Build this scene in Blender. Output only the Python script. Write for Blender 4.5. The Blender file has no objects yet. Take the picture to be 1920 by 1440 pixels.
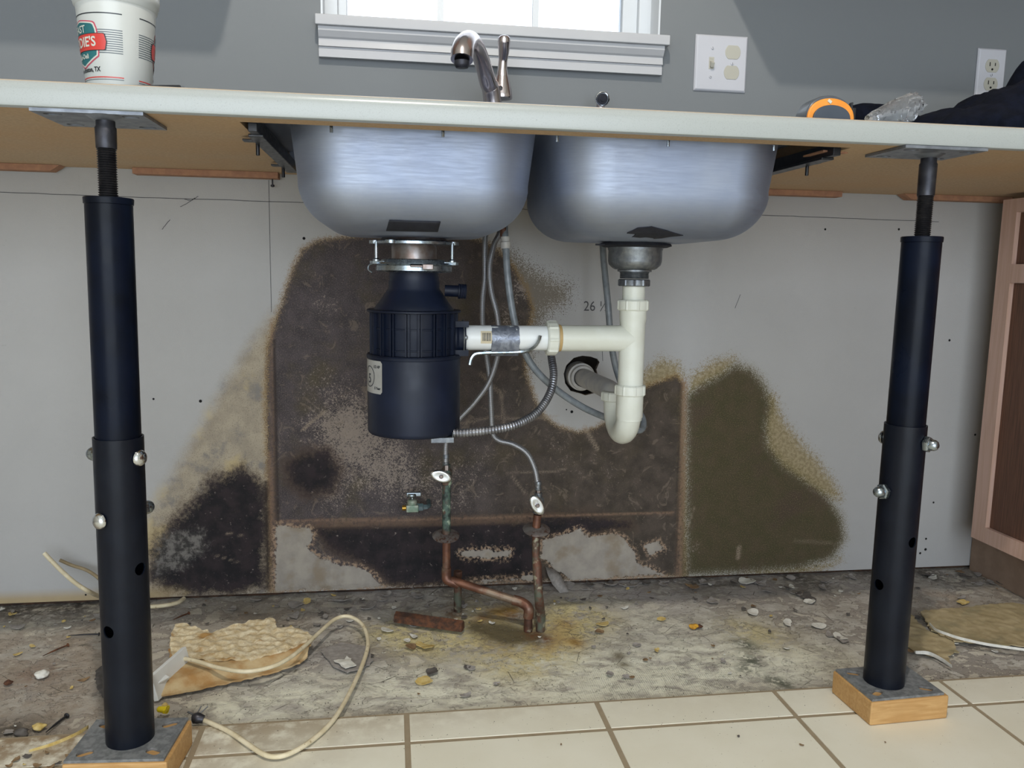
import bpy, bmesh, math, random
import numpy as np
from mathutils import Vector, Matrix, noise as mnoise
R_ = random.Random(7)
PI = math.pi
sc = bpy.context.scene
COL = sc.collection

# ------------------------------------------------------------------ camera
CAM = np.array([0.0, -1.7155, 0.6882]); FPX = 1518.97
YAW, PITCH, ROLL = math.radians(8.485), math.radians(7.803), math.radians(0.974)
def _basis():
    cy, sy, cp, sp = math.cos(YAW), math.sin(YAW), math.cos(PITCH), math.sin(PITCH)
    F = np.array([sy*cp, cy*cp, -sp]); R = np.array([cy, -sy, 0.0]); U = np.cross(R, F)
    c, s = math.cos(ROLL), math.sin(ROLL)
    return c*R+s*U, -s*R+c*U, F
CR, CU, CF = _basis()
cd = bpy.data.cameras.new('camera'); cam = bpy.data.objects.new('camera', cd); COL.objects.link(cam)
cd.sensor_width = 36; cd.lens = FPX/1920*36; cd.clip_start = 0.02
M = Matrix(((CR[0], CU[0], -CF[0], CAM[0]), (CR[1], CU[1], -CF[1], CAM[1]), (CR[2], CU[2], -CF[2], CAM[2]), (0, 0, 0, 1)))
cam.matrix_world = M
sc.camera = cam

# ------------------------------------------------------------------ world, lights, exposure
sc.view_settings.view_transform = 'Standard'
sc.view_settings.look = 'None'
sc.view_settings.gamma = 1.0
sc.view_settings.exposure = 0.0
sc.cycles.caustics_reflective = False; sc.cycles.caustics_refractive = False
w = bpy.data.worlds.new('sky'); sc.world = w; w.use_nodes = True
bg = w.node_tree.nodes['Background']; bg.inputs[0].default_value = (0.80, 0.90, 1.0, 1); bg.inputs[1].default_value = 2.2
def area(name, loc, rot, sx, sy, power, col):
    l = bpy.data.lights.new(name, 'AREA'); l.shape = 'RECTANGLE'; l.size = sx; l.size_y = sy; l.energy = power; l.color = col
    o = bpy.data.objects.new(name, l); COL.objects.link(o); o.location = loc; o.rotation_euler = rot; return o
# daylight through the patio door behind the camera
area('patio_daylight', (-0.30, -4.62, 1.15), (math.radians(90), 0, 0), 3.6, 2.1, 88, (0.83, 0.91, 1.0))
# recessed ceiling lamp in front of the sink
pl = bpy.data.lights.new('ceiling_lamp_light', 'SPOT'); pl.energy = 82; pl.color = (1.0, 0.93, 0.82); pl.shadow_soft_size = 0.03
pl.spot_size = math.radians(165); pl.spot_blend = 0.3
plo = bpy.data.objects.new('ceiling_lamp_light', pl); COL.objects.link(plo); plo.location = (0, -1.54, 2.42)

# ------------------------------------------------------------------ pixel helpers (photo frame 1920x1440)
def ray(u, v): return CF + (u-960)/FPX*CR - (v-720)/FPX*CU
def AY(u, v, y): d = ray(u, v); return Vector(CAM + d*(y-CAM[1])/d[1])
def AZ(u, v, z): d = ray(u, v); return Vector(CAM + d*(z-CAM[2])/d[2])

def srgb(h):
    if isinstance(h, str):
        h = h.lstrip('#'); c = [int(h[i:i+2], 16)/255 for i in (0, 2, 4)]
    else: c = [x/255 for x in h]
    return tuple((x/12.92 if x <= .04045 else ((x+.055)/1.055)**2.4) for x in c) + (1.0,)

# ------------------------------------------------------------------ node materials
class NM:
    def __init__(s, name, rough=.5, metal=0.0, spec=.5):
        s.m = bpy.data.materials.new(name); s.m.use_nodes = True; s.t = s.m.node_tree; s.n = s.t.nodes
        s.b = s.n['Principled BSDF']; s.b.inputs['Roughness'].default_value = rough
        s.b.inputs['Metallic'].default_value = metal; s.b.inputs['Specular IOR Level'].default_value = spec
        tc = s.n.new('ShaderNodeTexCoord'); s.obj = tc.outputs['Object']; s.uv = tc.outputs['UV']
        g = s.n.new('ShaderNodeNewGeometry'); s.pos = g.outputs['Position']
    def _in(s, sock, v):
        if v is None: return
        if hasattr(v, 'is_linked') or hasattr(v, 'links'): s.t.links.new(v, sock)
        else: sock.default_value = v
    def map(s, src, scale=(1, 1, 1), rot=(0, 0, 0), loc=(0, 0, 0)):
        n = s.n.new('ShaderNodeMapping'); s._in(n.inputs[0], src); n.inputs['Scale'].default_value = scale
        n.inputs['Rotation'].default_value = rot; n.inputs['Location'].default_value = loc; return n.outputs[0]
    def noise(s, scale, detail=4, rough=.55, dist=0, vec=None):
        n = s.n.new('ShaderNodeTexNoise'); s._in(n.inputs['Vector'], s.obj if vec is None else vec)
        n.inputs['Scale'].default_value = scale; n.inputs['Detail'].default_value = detail
        n.inputs['Roughness'].default_value = rough; n.inputs['Distortion'].default_value = dist; return n.outputs['Fac']
    def vor(s, scale, feature='F1', vec=None, rnd=1.0):
        n = s.n.new('ShaderNodeTexVoronoi'); n.feature = feature; s._in(n.inputs['Vector'], s.obj if vec is None else vec)
        n.inputs['Scale'].default_value = scale; n.inputs['Randomness'].default_value = rnd; return n.outputs['Distance']
    def math(s, op, a, b=None, c=None, clamp=False):
        n = s.n.new('ShaderNodeMath'); n.operation = op; n.use_clamp = clamp
        s._in(n.inputs[0], a); s._in(n.inputs[1], b)
        if c is not None: s._in(n.inputs[2], c)
        return n.outputs[0]
    def mr(s, v, a, b, c=0.0, d=1.0, smooth=True):
        n = s.n.new('ShaderNodeMapRange'); n.interpolation_type = 'SMOOTHSTEP' if smooth else 'LINEAR'
        s._in(n.inputs[0], v)
        for i, x in enumerate((a, b, c, d)): n.inputs[i+1].default_value = x
        return n.outputs[0]
    def mix(s, f, a, b, mode='MIX'):
        n = s.n.new('ShaderNodeMix'); n.data_type = 'RGBA'; n.blend_type = mode
        s._in(n.inputs[0], f)
        for k, v in ((6, a), (7, b)):
            if isinstance(v, str): v = srgb(v)
            s._in(n.inputs[k], v)
        return n.outputs[2]
    def attr(s, name):
        n = s.n.new('ShaderNodeAttribute'); n.attribute_name = name; return n.outputs['Fac']
    def sep(s, v):
        n = s.n.new('ShaderNodeSeparateXYZ'); s._in(n.inputs[0], v); return n.outputs
    def col(s, c): s._in(s.b.inputs['Base Color'], srgb(c) if isinstance(c, str) else c); return s
    def rough(s, r): s._in(s.b.inputs['Roughness'], r); return s
    def bump(s, h, strength=.3, dist=.002):
        n = s.n.new('ShaderNodeBump'); n.inputs['Strength'].default_value = strength; n.inputs['Distance'].default_value = dist
        s._in(n.inputs['Height'], h); s.t.links.new(n.outputs[0], s.b.inputs['Normal']); return s

def simple(name, c, rough=.5, metal=0.0, c2=None, scale=30, amt=None, bump=0.0, bscale=None, spec=.5, bdist=.001):
    m = NM(name, rough, metal, spec)
    c2 = c2 or c
    f = m.noise(scale, 5)
    m.col(m.mix(m.mr(f, .35, .65), c, c2))
    if bump: m.bump(m.noise(bscale or scale*4, 4), bump, bdist)
    m.rough(m.mr(m.noise(scale*1.7, 3), .3, .7, max(rough-.06, .02), min(rough+.06, 1)))
    return m.m

MAT = {}
MAT['black_post'] = simple('black_post', '#070b14', .33, 0, '#0a1120', 12, spec=.12, bump=.05, bscale=300)
MAT['black_sleeve'] = simple('black_sleeve', '#0b0f19', .36, 0, '#10151f', 20, spec=.2, bump=.08, bscale=400)
MAT['dark_steel'] = simple('dark_steel', '#33343a', .42, .7, '#4a4a50', 40, bump=.1, bscale=300)
MAT['thread_steel'] = simple('thread_steel', '#2a2a2e', .4, .6, '#3b3a3c', 60)
MAT['plate_steel'] = simple('plate_steel', '#6a6d70', .6, .25, '#85888a', 120, bump=.1, bscale=400)
MAT['galv_plate'] = simple('galv_plate', '#6f747c', .45, .6, '#868b93', 50)
MAT['chrome'] = simple('chrome', '#d6dade', .1, 1, '#cfd3d6', 20)
MAT['zinc'] = simple('zinc', '#aab4bc', .28, 1, '#8d979f', 90, bump=.1, bscale=300)
MAT['nickel'] = simple('nickel', '#b9b1b4', .2, 1, '#c4bcbc', 20)
MAT['old_metal'] = simple('old_metal', '#6c7076', .45, .8, '#878b8d', 70, bump=.3, bscale=200)
MAT['rusty_collar'] = simple('rusty_collar', '#8d8785', .35, .8, '#7a6a62', 60)
MAT['pine'] = None
MAT['disposal_black'] = simple('disposal_black', '#101727', .42, 0, '#141c2f', 14, spec=.28, bump=.04, bscale=500)
MAT['disposal_plastic'] = simple('disposal_plastic', '#0c1324', .5, 0, '#101829', 20, spec=.25)
MAT['pvc_old'] = simple('pvc_old', '#dadcd3', .4, 0, '#d1d2c6', 14, bump=.05, bscale=200)
MAT['pvc_new'] = simple('pvc_new', '#e6e9e9', .35, 0, '#dfe2e2', 15)
MAT['pvc_grey'] = simple('pvc_grey', '#a9a7a6', .45, 0, '#b9b6b0', 40)
MAT['rubber'] = simple('rubber', '#14161f', .75, 0, '#1b1d27', 60, bump=.2)
MAT['black_plastic'] = simple('black_plastic', '#101218', .35, 0, '#14161c', 60)
MAT['white_plastic'] = simple('white_plastic', '#c2c3ca', .35, 0, '#bebfc6', 5)
MAT['almond'] = simple('almond', '#b5b3a8', .4, 0, '#b1aea2', 8)
MAT['brass'] = simple('brass', '#c79b3f', .35, .8, '#b0883a', 60)
MAT['dark_hole'] = simple('dark_hole', '#08080a', .9)
MAT['white_paint'] = simple('white_paint', '#b9babd', .45, 0, '#b5b6ba', 4)
MAT['vinyl_white'] = simple('vinyl_white', '#d6dade', .4, 0, '#d0d5da', 4)
MAT['hose_grey'] = simple('hose_grey', '#6d7378', .35, 0, '#80868a', 60)
MAT['conduit'] = simple('conduit', '#9a9ba0', .34, .8, '#77787e', 30)
MAT['yellow_plastic'] = simple('yellow_plastic', '#d8c30a', .4, 0, '#c8b408', 60)
MAT['cup_white'] = simple('cup_white', '#c2c5c3', .35, 0, '#bec1bf', 6)
MAT['ink_red'] = simple('ink_red', '#c03a34', .4); MAT['ink_teal'] = simple('ink_teal', '#23646a', .4)
MAT['ink_black'] = simple('ink_black', '#1c2028', .4); MAT['ink_white'] = simple('ink_white', '#c4c7be', .4)
MAT['ink_grey'] = simple('ink_grey', '#4a545c', .4); MAT['ink_pink'] = simple('ink_pink', '#b8455c', .4)
MAT['orange'] = simple('orange', '#e08a2c', .4, 0, '#e8943a', 40)
MAT['cloth'] = simple('cloth', '#070b16', .97, 0, '#0c1120', 60, bump=.5, bscale=600, spec=.15)
MAT['pencil'] = simple('pencil', '#4a4a4c', .8)
MAT['label_silver'] = simple('label_silver', '#a9a8a4', .35, .2, '#9d9b96', 20)
MAT['shim'] = simple('shim', '#98705a', .85, 0, '#a87e62', 60, bump=.4)

def mk_materials():
    m = NM('pine', .55)
    v = m.map(m.obj, (3, 40, 40)); f = m.noise(3, 6, .6, 1.2, v); g = m.noise(60, 3)
    c = m.mix(m.mr(f, .3, .7), '#b58a54', '#caa26c'); c = m.mix(m.math('MULTIPLY', g, .3), c, srgb('#94703f'))
    m.col(c).bump(f, .25, .001); MAT['pine'] = m.m
    # particle board underside
    m = NM('particle_board', .75)
    f = m.noise(220, 5); g = m.noise(6, 3)
    c = m.mix(m.mr(f, .35, .7), '#b39a7c', '#c4ab8b'); c = m.mix(m.mr(g, .3, .7), c, m.mix(.5, c, '#c09a70'))
    m.col(c).bump(f, .25, .0008); MAT['particle_board'] = m.m
    # laminate with fine speckle
    m = NM('laminate', .28)
    f = m.noise(900, 2); g = m.noise(350, 3)
    c = m.mix(m.mr(f, .58, .66), '#a0a5a4', '#969b99'); c = m.mix(m.mr(g, .68, .76), c, '#8c918e')
    m.col(c); MAT['laminate'] = m.m
    # brushed stainless sink
    m = NM('stainless', .6, 1.0)
    f = m.noise(9, 4); s = m.noise(30, 4, .6, 0, m.map(m.obj, (1, 1, 14)))
    m.col(m.mix(m.mr(f, .3, .75), '#98a1b4', '#a5acba')).rough(m.mr(s, .3, .7, .56, .64)); m.bump(m.noise(500, 2), .04, .0005)
    MAT['stainless'] = m.m
    # braided hose
    m = NM('braid', .35, .75)
    u = m.sep(m.uv); w1 = m.math('SINE', m.math('MULTIPLY', m.math('ADD', m.math('MULTIPLY', u[0], 6.0), m.math('MULTIPLY', u[1], 260.0)), 6.283))
    w2 = m.math('SINE', m.math('MULTIPLY', m.math('SUBTRACT', m.math('MULTIPLY', u[0], 6.0), m.math('MULTIPLY', u[1], 260.0)), 6.283))
    h = m.math('MULTIPLY', w1, w2)
    m.col(m.mix(m.mr(h, -.6, .6), '#5c5c60', '#b4b4b6')).bump(h, .5, .0004); MAT['braid'] = m.m
    # corroded copper
    m = NM('copper', .55, .35)
    f = m.noise(35, 6, .65); g = m.noise(18, 5, .6)
    c = m.mix(m.mr(f, .35, .65), '#4a352c', '#684638'); c = m.mix(m.mr(g, .5, .6), c, '#5a5f52'); c = m.mix(m.mr(m.noise(50, 3), .58, .68), c, '#8f8a76')
    m.col(c).bump(f, .5, .001); m.rough(m.mr(g, .3, .7, .4, .8)); MAT['copper'] = m.m
    m = NM('copper_clean', .45, .45)
    f = m.noise(30, 6, .65); c = m.mix(m.mr(f, .35, .65), '#5f4034', '#7d5542'); c = m.mix(m.mr(m.noise(22, 4), .5, .66), c, '#857565')
    m.col(c).bump(f, .4, .001); MAT['copper_clean'] = m.m
    m = NM('copper_green', .6, .3)
    f = m.noise(60, 6, .65); c = m.mix(m.mr(f, .4, .6), '#2e3534', '#55695f'); c = m.mix(m.mr(m.noise(28, 4), .5, .6), c, '#5c473c'); c = m.mix(m.mr(m.noise(60, 3), .62, .68), c, '#9fae9a')
    m.col(c).bump(f, .5, .001); MAT['copper_green'] = m.m
    m = NM('escutcheon', .4, .7)
    f = m.noise(160, 4, .65); z = m.noise(40, 4); c = m.mix(m.mr(f, .45, .62), '#8d8480', '#6a4a3c'); c = m.mix(m.mr(z, .5, .6), c, '#9d9894')
    m.col(c).bump(f, .5, .001); MAT['escutcheon'] = m.m
    m = NM('rusted_pipe', .9, .1)
    f = m.noise(70, 6, .65); c = m.mix(m.mr(f, .35, .65), '#3b2a22', '#66402a'); m.col(c).bump(f, .8, .002); MAT['rusted_pipe'] = m.m
    # duct tape
    m = NM('duct_tape', .35, .45)
    f = m.noise(60, 4, .6, 2.0); m.col(m.mix(m.mr(f, .35, .65), '#6c7280', '#8a909c')).bump(f, .6, .002); MAT['duct_tape'] = m.m
    # upper wall paint
    m = NM('wall_paint', .7)
    f = m.noise(500, 3); m.col(m.mix(m.noise(3, 3), '#74787b', '#787c7f')).bump(f, .12, .0006); MAT['wall_paint'] = m.m
    m = NM('room_paint', .8); m.col('#a9a59b'); MAT['room_paint'] = m.m
    m = NM('ceiling_paint', .9); m.col('#d8d6d0'); MAT['ceiling_paint'] = m.m
    # cabinet woods
    m = NM('cabinet_frame', .5)
    v = m.map(m.obj, (30, 30, 1.5)); f = m.noise(4, 6, .6, .6, v); m.col(m.mix(m.mr(f, .3, .7), '#bd9c8a', '#c9a99c')); MAT['cabinet_frame'] = m.m
    m = NM('cabinet_panel', .55)
    v = m.map(m.obj, (60, 60, 2)); f = m.noise(5, 6, .65, .5, v); m.col(m.mix(m.mr(f, .3, .7), '#4f3529', '#6d4c3b')).bump(f, .2, .001); MAT['cabinet_panel'] = m.m
    # cable
    m = NM('cable', .5); f = m.noise(40, 4); c = m.mix(m.mr(f, .4, .65), '#cfc2a2', '#dfd4b8'); c = m.mix(m.mr(m.noise(120, 3), .62, .72), c, '#a5926e'); m.col(c); MAT['cable'] = m.m
    # crumbly board
    m = NM('crumbly_board', .9)
    f = m.noise(90, 6, .65); g = m.noise(25, 4); c = m.mix(m.mr(f, .35, .65), '#cbb68e', '#e5d9bc'); c = m.mix(m.mr(g, .58, .72), c, '#b08a54'); c = m.mix(m.mr(m.vor(130), .0, .25, 1, 0), c, m.mix(.5, c, '#8a6434'))
    m.col(c).bump(f, .9, .003); MAT['crumbly_board'] = m.m
    m = NM('torn_vinyl', .7)
    f = m.noise(40, 5, .6); c = m.mix(m.mr(f, .35, .65), '#a0906c', '#b5a582'); c = m.mix(m.mr(m.noise(14, 4), .5, .7), c, '#8f8668'); m.col(c).bump(m.noise(200, 3), .3, .001); MAT['torn_vinyl'] = m.m
    for nm, a, b in (('flake_grey', '#85807c', '#9c9793'), ('flake_white', '#c6c5be', '#dcdad2'), ('flake_brown', '#6e563e', '#8c7354'), ('flake_dark', '#4a4644', '#605b57'), ('flake_yellow', '#b89c55', '#cdb980')):
        m = NM(nm, .85); f = m.noise(120, 5, .6); m.col(m.mix(m.mr(f, .3, .7), a, b)).bump(f, .5, .001); MAT[nm] = m.m
    # clear wrapper
    m = NM('clear_film', .12); m.b.inputs['Transmission Weight'].default_value = .86; m.b.inputs['IOR'].default_value = 1.2; m.col('#f2f5fa')
    m.b.inputs['Specular IOR Level'].default_value = 1.0; MAT['clear_film'] = m.m
    m = NM('glass', .02); m.b.inputs['Transmission Weight'].default_value = 1; m.b.inputs['IOR'].default_value = 1.01; m.col('#ffffff'); MAT['glass'] = m.m
    # lamp lens
    m = NM('lamp_lens', .4); m.col('#ffffff'); m.b.inputs['Emission Color'].default_value = (1, .93, .82, 1); m.b.inputs['Emission Strength'].default_value = 6; MAT['lamp_lens'] = m.m
    # ceramic tile
    m = NM('tile', .42)
    f = m.noise(8, 4); s = m.noise(260, 3); c = m.mix(m.mr(f, .3, .7), '#e0dccb', '#e6e3d4'); c = m.mix(m.mr(s, .71, .75), c, '#8d7c66')
    dirt = m.math('MULTIPLY', m.attr('dirt'), m.mr(m.noise(30, 6, .65), .3, .6)); c = m.mix(dirt, c, '#8a7355')
    m.col(c).bump(m.noise(14, 3), .1, .002); MAT['tile'] = m.m
    m = NM('grout', .9); c = m.mix(m.noise(60, 4), '#8d7f68', '#a2937b'); m.col(c).bump(m.noise(300, 3), .4, .001); MAT['grout'] = m.m
mk_materials()

# ------------------------------------------------------------------ object helpers
def setp(o, label=None, cat=None, group=None, kind=None):
    if label: o['label'] = label
    if cat: o['category'] = cat
    if group: o['group'] = group
    if kind: o['kind'] = kind
    return o
def thing(name, label, cat, loc=(0, 0, 0), group=None, kind=None):
    o = bpy.data.objects.new(name, None); COL.objects.link(o); o.location = loc; o.empty_display_size = .05
    return setp(o, label, cat, group, kind)
class MB:
    def __init__(s): s.v = []; s.f = []; s.uvs = []; s.mi = []; s.cur = 0
    def add(s, vs, fs, uvs=None):
        b = len(s.v); s.v += [tuple(x) for x in vs]
        for i, f in enumerate(fs):
            s.f.append([b+k for k in f]); s.mi.append(s.cur); s.uvs.append(uvs[i] if uvs else [(0, 0)]*len(f))
        return s
    def box(s, x0, x1, y0, y1, z0, z1):
        vs = [(x, y, z) for z in (z0, z1) for y in (y0, y1) for x in (x0, x1)]
        return s.add(vs, [(0, 2, 3, 1), (4, 5, 7, 6), (0, 1, 5, 4), (2, 6, 7, 3), (0, 4, 6, 2), (1, 3, 7, 5)])
    def obox(s, c, size, rz=0, rx=0, ry=0):
        m = Matrix.Translation(c) @ Matrix.Rotation(rz, 4, 'Z') @ Matrix.Rotation(rx, 4, 'X') @ Matrix.Rotation(ry, 4, 'Y')
        h = [k/2 for k in size]
        vs = [tuple(m @ Vector((x, y, z))) for z in (-h[2], h[2]) for y in (-h[1], h[1]) for x in (-h[0], h[0])]
        return s.add(vs, [(0, 2, 3, 1), (4, 5, 7, 6), (0, 1, 5, 4), (2, 6, 7, 3), (0, 4, 6, 2), (1, 3, 7, 5)])
    def rings(s, rings, closed=True, caps=(True, True), uvlen=None):
        n = len(rings[0]); b = []
        vs = [p for r in rings for p in r]; fs = []; uv = []
        for i in range(len(rings)-1):
            for j in range(n if closed else n-1):
                k = (j+1) % n
                fs.append((i*n+j, i*n+k, (i+1)*n+k, (i+1)*n+j))
                l0 = uvlen[i] if uvlen else i; l1 = uvlen[i+1] if uvlen else i+1
                uv.append([(j/n, l0), ((j+1)/n, l0), ((j+1)/n, l1), (j/n, l1)])
        if caps[0]: fs.append(tuple(range(n-1, -1, -1))); uv.append([(0, 0)]*n)
        if caps[1]: fs.append(tuple((len(rings)-1)*n+j for j in range(n))); uv.append([(0, 0)]*n)
        return s.add(vs, fs, uv)
    def tube(s, pts, r, n=16, smooth=0, caps=(True, True)):
        pts = [Vector(p) for p in pts]
        if smooth: pts, r = catmull(pts, r, smooth)
        rr = r if isinstance(r, (list, tuple)) else [r]*len(pts)
        up = None; rings = []; L = [0]
        for i, p in enumerate(pts):
            if i: L.append(L[-1]+(p-pts[i-1]).length)
            d = (pts[min(i+1, len(pts)-1)]-pts[max(i-1, 0)]).normalized()
            if up is None:
                up = d.orthogonal().normalized()
            up = (up-d*up.dot(d)).normalized(); sd = d.cross(up)
            rings.append([p+rr[i]*(math.cos(2*PI*k/n)*up+math.sin(2*PI*k/n)*sd) for k in range(n)])
        return s.rings(rings, True, caps, L)
    def lathe(s, prof, p0=(0, 0, 0), d=(0, 0, 1), n=32, caps=(True, True)):
        # prof: (radius, distance along d)
        p0 = Vector(p0); d = Vector(d).normalized(); u = d.orthogonal().normalized(); 
        if abs(d.z) > .9: u = (Vector((1, 0, 0))-d*d.x).normalized()
        w_ = d.cross(u)
        rings = [[p0+d*t+max(r, 1e-5)*(math.cos(2*PI*k/n)*u+math.sin(2*PI*k/n)*w_) for k in range(n)] for r, t in prof]
        return s.rings(rings, True, caps)
    def prism(s, poly, z0, z1, mat=None):
        n = len(poly); vs = [(p[0], p[1], z0) for p in poly]+[(p[0], p[1], z1) for p in poly]
        if mat is not None: vs = [tuple(mat @ Vector(v)) for v in vs]
        fs = [tuple(range(n-1, -1, -1)), tuple(range(n, 2*n))]+[(i, (i+1) % n, n+(i+1) % n, n+i) for i in range(n)]
        return s.add(vs, fs)
    def sphere(s, c, r, sx=1, sy=1, sz=1, n=20):
        prof = [[Vector(c)+Vector((r*sx*math.sin(PI*i/n)*math.cos(2*PI*k/n), r*sy*math.sin(PI*i/n)*math.sin(2*PI*k/n), -r*sz*math.cos(PI*i/n))) for k in range(n)] for i in range(1, n)]
        return s.rings(prof)
    def build(s, name, mat, parent=None, label=None, sm=True, ang=35, bevel=0, mats=None, solid=0, cat=None, group=None, kind=None, subsurf=0, seg=2):
        me = bpy.data.meshes.new(name); me.from_pydata(s.v, [], s.f); me.update()
        uvl = me.uv_layers.new(name='UVMap'); k = 0
        flat = [c for f in s.uvs for p in f for c in p]; uvl.data.foreach_set('uv', flat)
        bm = bmesh.new(); bm.from_mesh(me); bmesh.ops.recalc_face_normals(bm, faces=bm.faces); bm.to_mesh(me); bm.free()
        me.materials.append(MAT[mat] if isinstance(mat, str) else mat)
        for x in (mats or []): me.materials.append(MAT[x] if isinstance(x, str) else x)
        if mats: me.polygons.foreach_set('material_index', s.mi)
        if sm:
            me.polygons.foreach_set('use_smooth', [True]*len(me.polygons)); me.set_sharp_from_angle(angle=math.radians(ang))
        o = bpy.data.objects.new(name, me); COL.objects.link(o)
        if bevel:
            b = o.modifiers.new('bevel', 'BEVEL'); b.width = bevel; b.segments = seg; b.limit_method = 'ANGLE'; b.angle_limit = math.radians(40)
            wn = o.modifiers.new('wn', 'WEIGHTED_NORMAL')
        if solid:
            so = o.modifiers.new('solid', 'SOLIDIFY'); so.thickness = solid; so.offset = 0
        if subsurf:
            ss = o.modifiers.new('ss', 'SUBSURF'); ss.levels = subsurf; ss.render_levels = subsurf
        if parent is not None:
            o.parent = parent; o.matrix_parent_inverse = parent_matrix(parent).inverted()
        return setp(o, label, cat, group, kind)
def parent_matrix(p):
    m = p.matrix_basis.copy() if p.parent is None else parent_matrix(p.parent) @ p.matrix_parent_inverse @ p.matrix_basis
    return m
def catmull(pts, r, k):
    out = []; ro = []
    P = [2*pts[0]-pts[1]]+pts+[2*pts[-1]-pts[-2]]
    rr = r if isinstance(r, (list, tuple)) else None
    for i in range(1, len(P)-2):
        for j in range(k):
            t = j/k; a, b, c, d = P[i-1], P[i], P[i+1], P[i+2]
            out.append(.5*((2*b)+(c-a)*t+(2*a-5*b+4*c-d)*t*t+(3*b-a-3*c+d)*t**3))
            if rr: ro.append(rr[i-1]*(1-t)+rr[i]*t)
    out.append(pts[-1])
    if rr: ro.append(rr[-1])
    return out, (ro if rr else r)
def resample(pts, step):
    d = [0]
    for i in range(1, len(pts)): d.append(d[-1]+(pts[i]-pts[i-1]).length)
    n = max(2, int(d[-1]/step)); out = []; j = 0
    for i in range(n+1):
        t = d[-1]*i/n
        while j < len(d)-2 and d[j+1] < t: j += 1
        f = (t-d[j])/max(d[j+1]-d[j], 1e-9); out.append(pts[j].lerp(pts[j+1], min(max(f, 0), 1)))
    return out
def boolean(o, cutter_mb, slot=None):
    c = cutter_mb.build('cutter_tmp', 'dark_hole', sm=False)
    bpy.context.view_layer.update()
    m = o.modifiers.new('b', 'BOOLEAN'); m.operation = 'DIFFERENCE'; m.object = c; m.solver = 'EXACT'
    dg = bpy.context.evaluated_depsgraph_get(); ev = o.evaluated_get(dg)
    me = bpy.data.meshes.new_from_object(ev, depsgraph=dg)
    o.modifiers.clear(); old = o.data; o.data = me
    me.polygons.foreach_set('use_smooth', [True]*len(me.polygons)); me.set_sharp_from_angle(angle=math.radians(35))
    bpy.data.objects.remove(c, do_unlink=True)
def text2d(txt, size, offset=0.0, align='CENTER', xs=1.0):
    cu = bpy.data.curves.new('t', 'FONT'); cu.body = txt; cu.size = size; cu.align_x = align; cu.align_y = 'CENTER'; cu.offset = offset; cu.resolution_u = 3
    o = bpy.data.objects.new('t', cu); COL.objects.link(o); bpy.context.view_layer.update()
    dg = bpy.context.evaluated_depsgraph_get(); me = bpy.data.meshes.new_from_object(o.evaluated_get(dg), depsgraph=dg)
    bm = bmesh.new(); bm.from_mesh(me); bmesh.ops.triangulate(bm, faces=bm.faces)
    vs = [(v.co.x*xs, v.co.y) for v in bm.verts]; fs = [[v.index for v in f.verts] for f in bm.faces]
    bm.free(); bpy.data.objects.remove(o, do_unlink=True); bpy.data.meshes.remove(me)
    return vs, fs

# ------------------------------------------------------------------ signed distance fields for stains
def sdf(px, py, poly):
    P = np.array(poly, float); n = len(P); d2 = np.full(px.shape, 1e9); inside = np.zeros(px.shape, bool)
    for i in range(n):
        a, b = P[i], P[(i+1) % n]; e = b-a; wx, wy = px-a[0], py-a[1]
        t = np.clip((wx*e[0]+wy*e[1])/(e@e+1e-12), 0, 1); dx, dy = wx-t*e[0], wy-t*e[1]
        d2 = np.minimum(d2, dx*dx+dy*dy)
        c = ((a[1] > py) != (b[1] > py)) & (px < (b[0]-a[0])*(py-a[1])/(b[1]-a[1]+1e-15)+a[0]); inside ^= c
    return np.where(inside, 1, -1)*np.sqrt(d2)
def linedist(px, py, pts):
    d2 = np.full(px.shape, 1e9)
    for i in range(len(pts)-1):
        a, b = np.array(pts[i], float), np.array(pts[i+1], float); e = b-a; wx, wy = px-a[0], py-a[1]
        t = np.clip((wx*e[0]+wy*e[1])/(e@e+1e-12), 0, 1); dx, dy = wx-t*e[0], wy-t*e[1]; d2 = np.minimum(d2, dx*dx+dy*dy)
    return np.sqrt(d2)
def WP(pts): return [(AY(u, v, 0).x, AY(u, v, 0).z) for u, v in pts]
def FP(pts): return [(AZ(u, v, 0).x, AZ(u, v, 0).y) for u, v in pts]
def setattr_f(me, name, arr):
    a = me.attributes.new(name, 'FLOAT', 'POINT'); a.data.foreach_set('value', np.ascontiguousarray(arr, dtype=np.float32).ravel())

exec_sections = []

# ================================================================== THE SETTING
CT, CB, CF_Y = 0.909, 0.876, -0.635          # counter top, underside, front edge
SLAB = -0.010

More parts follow.
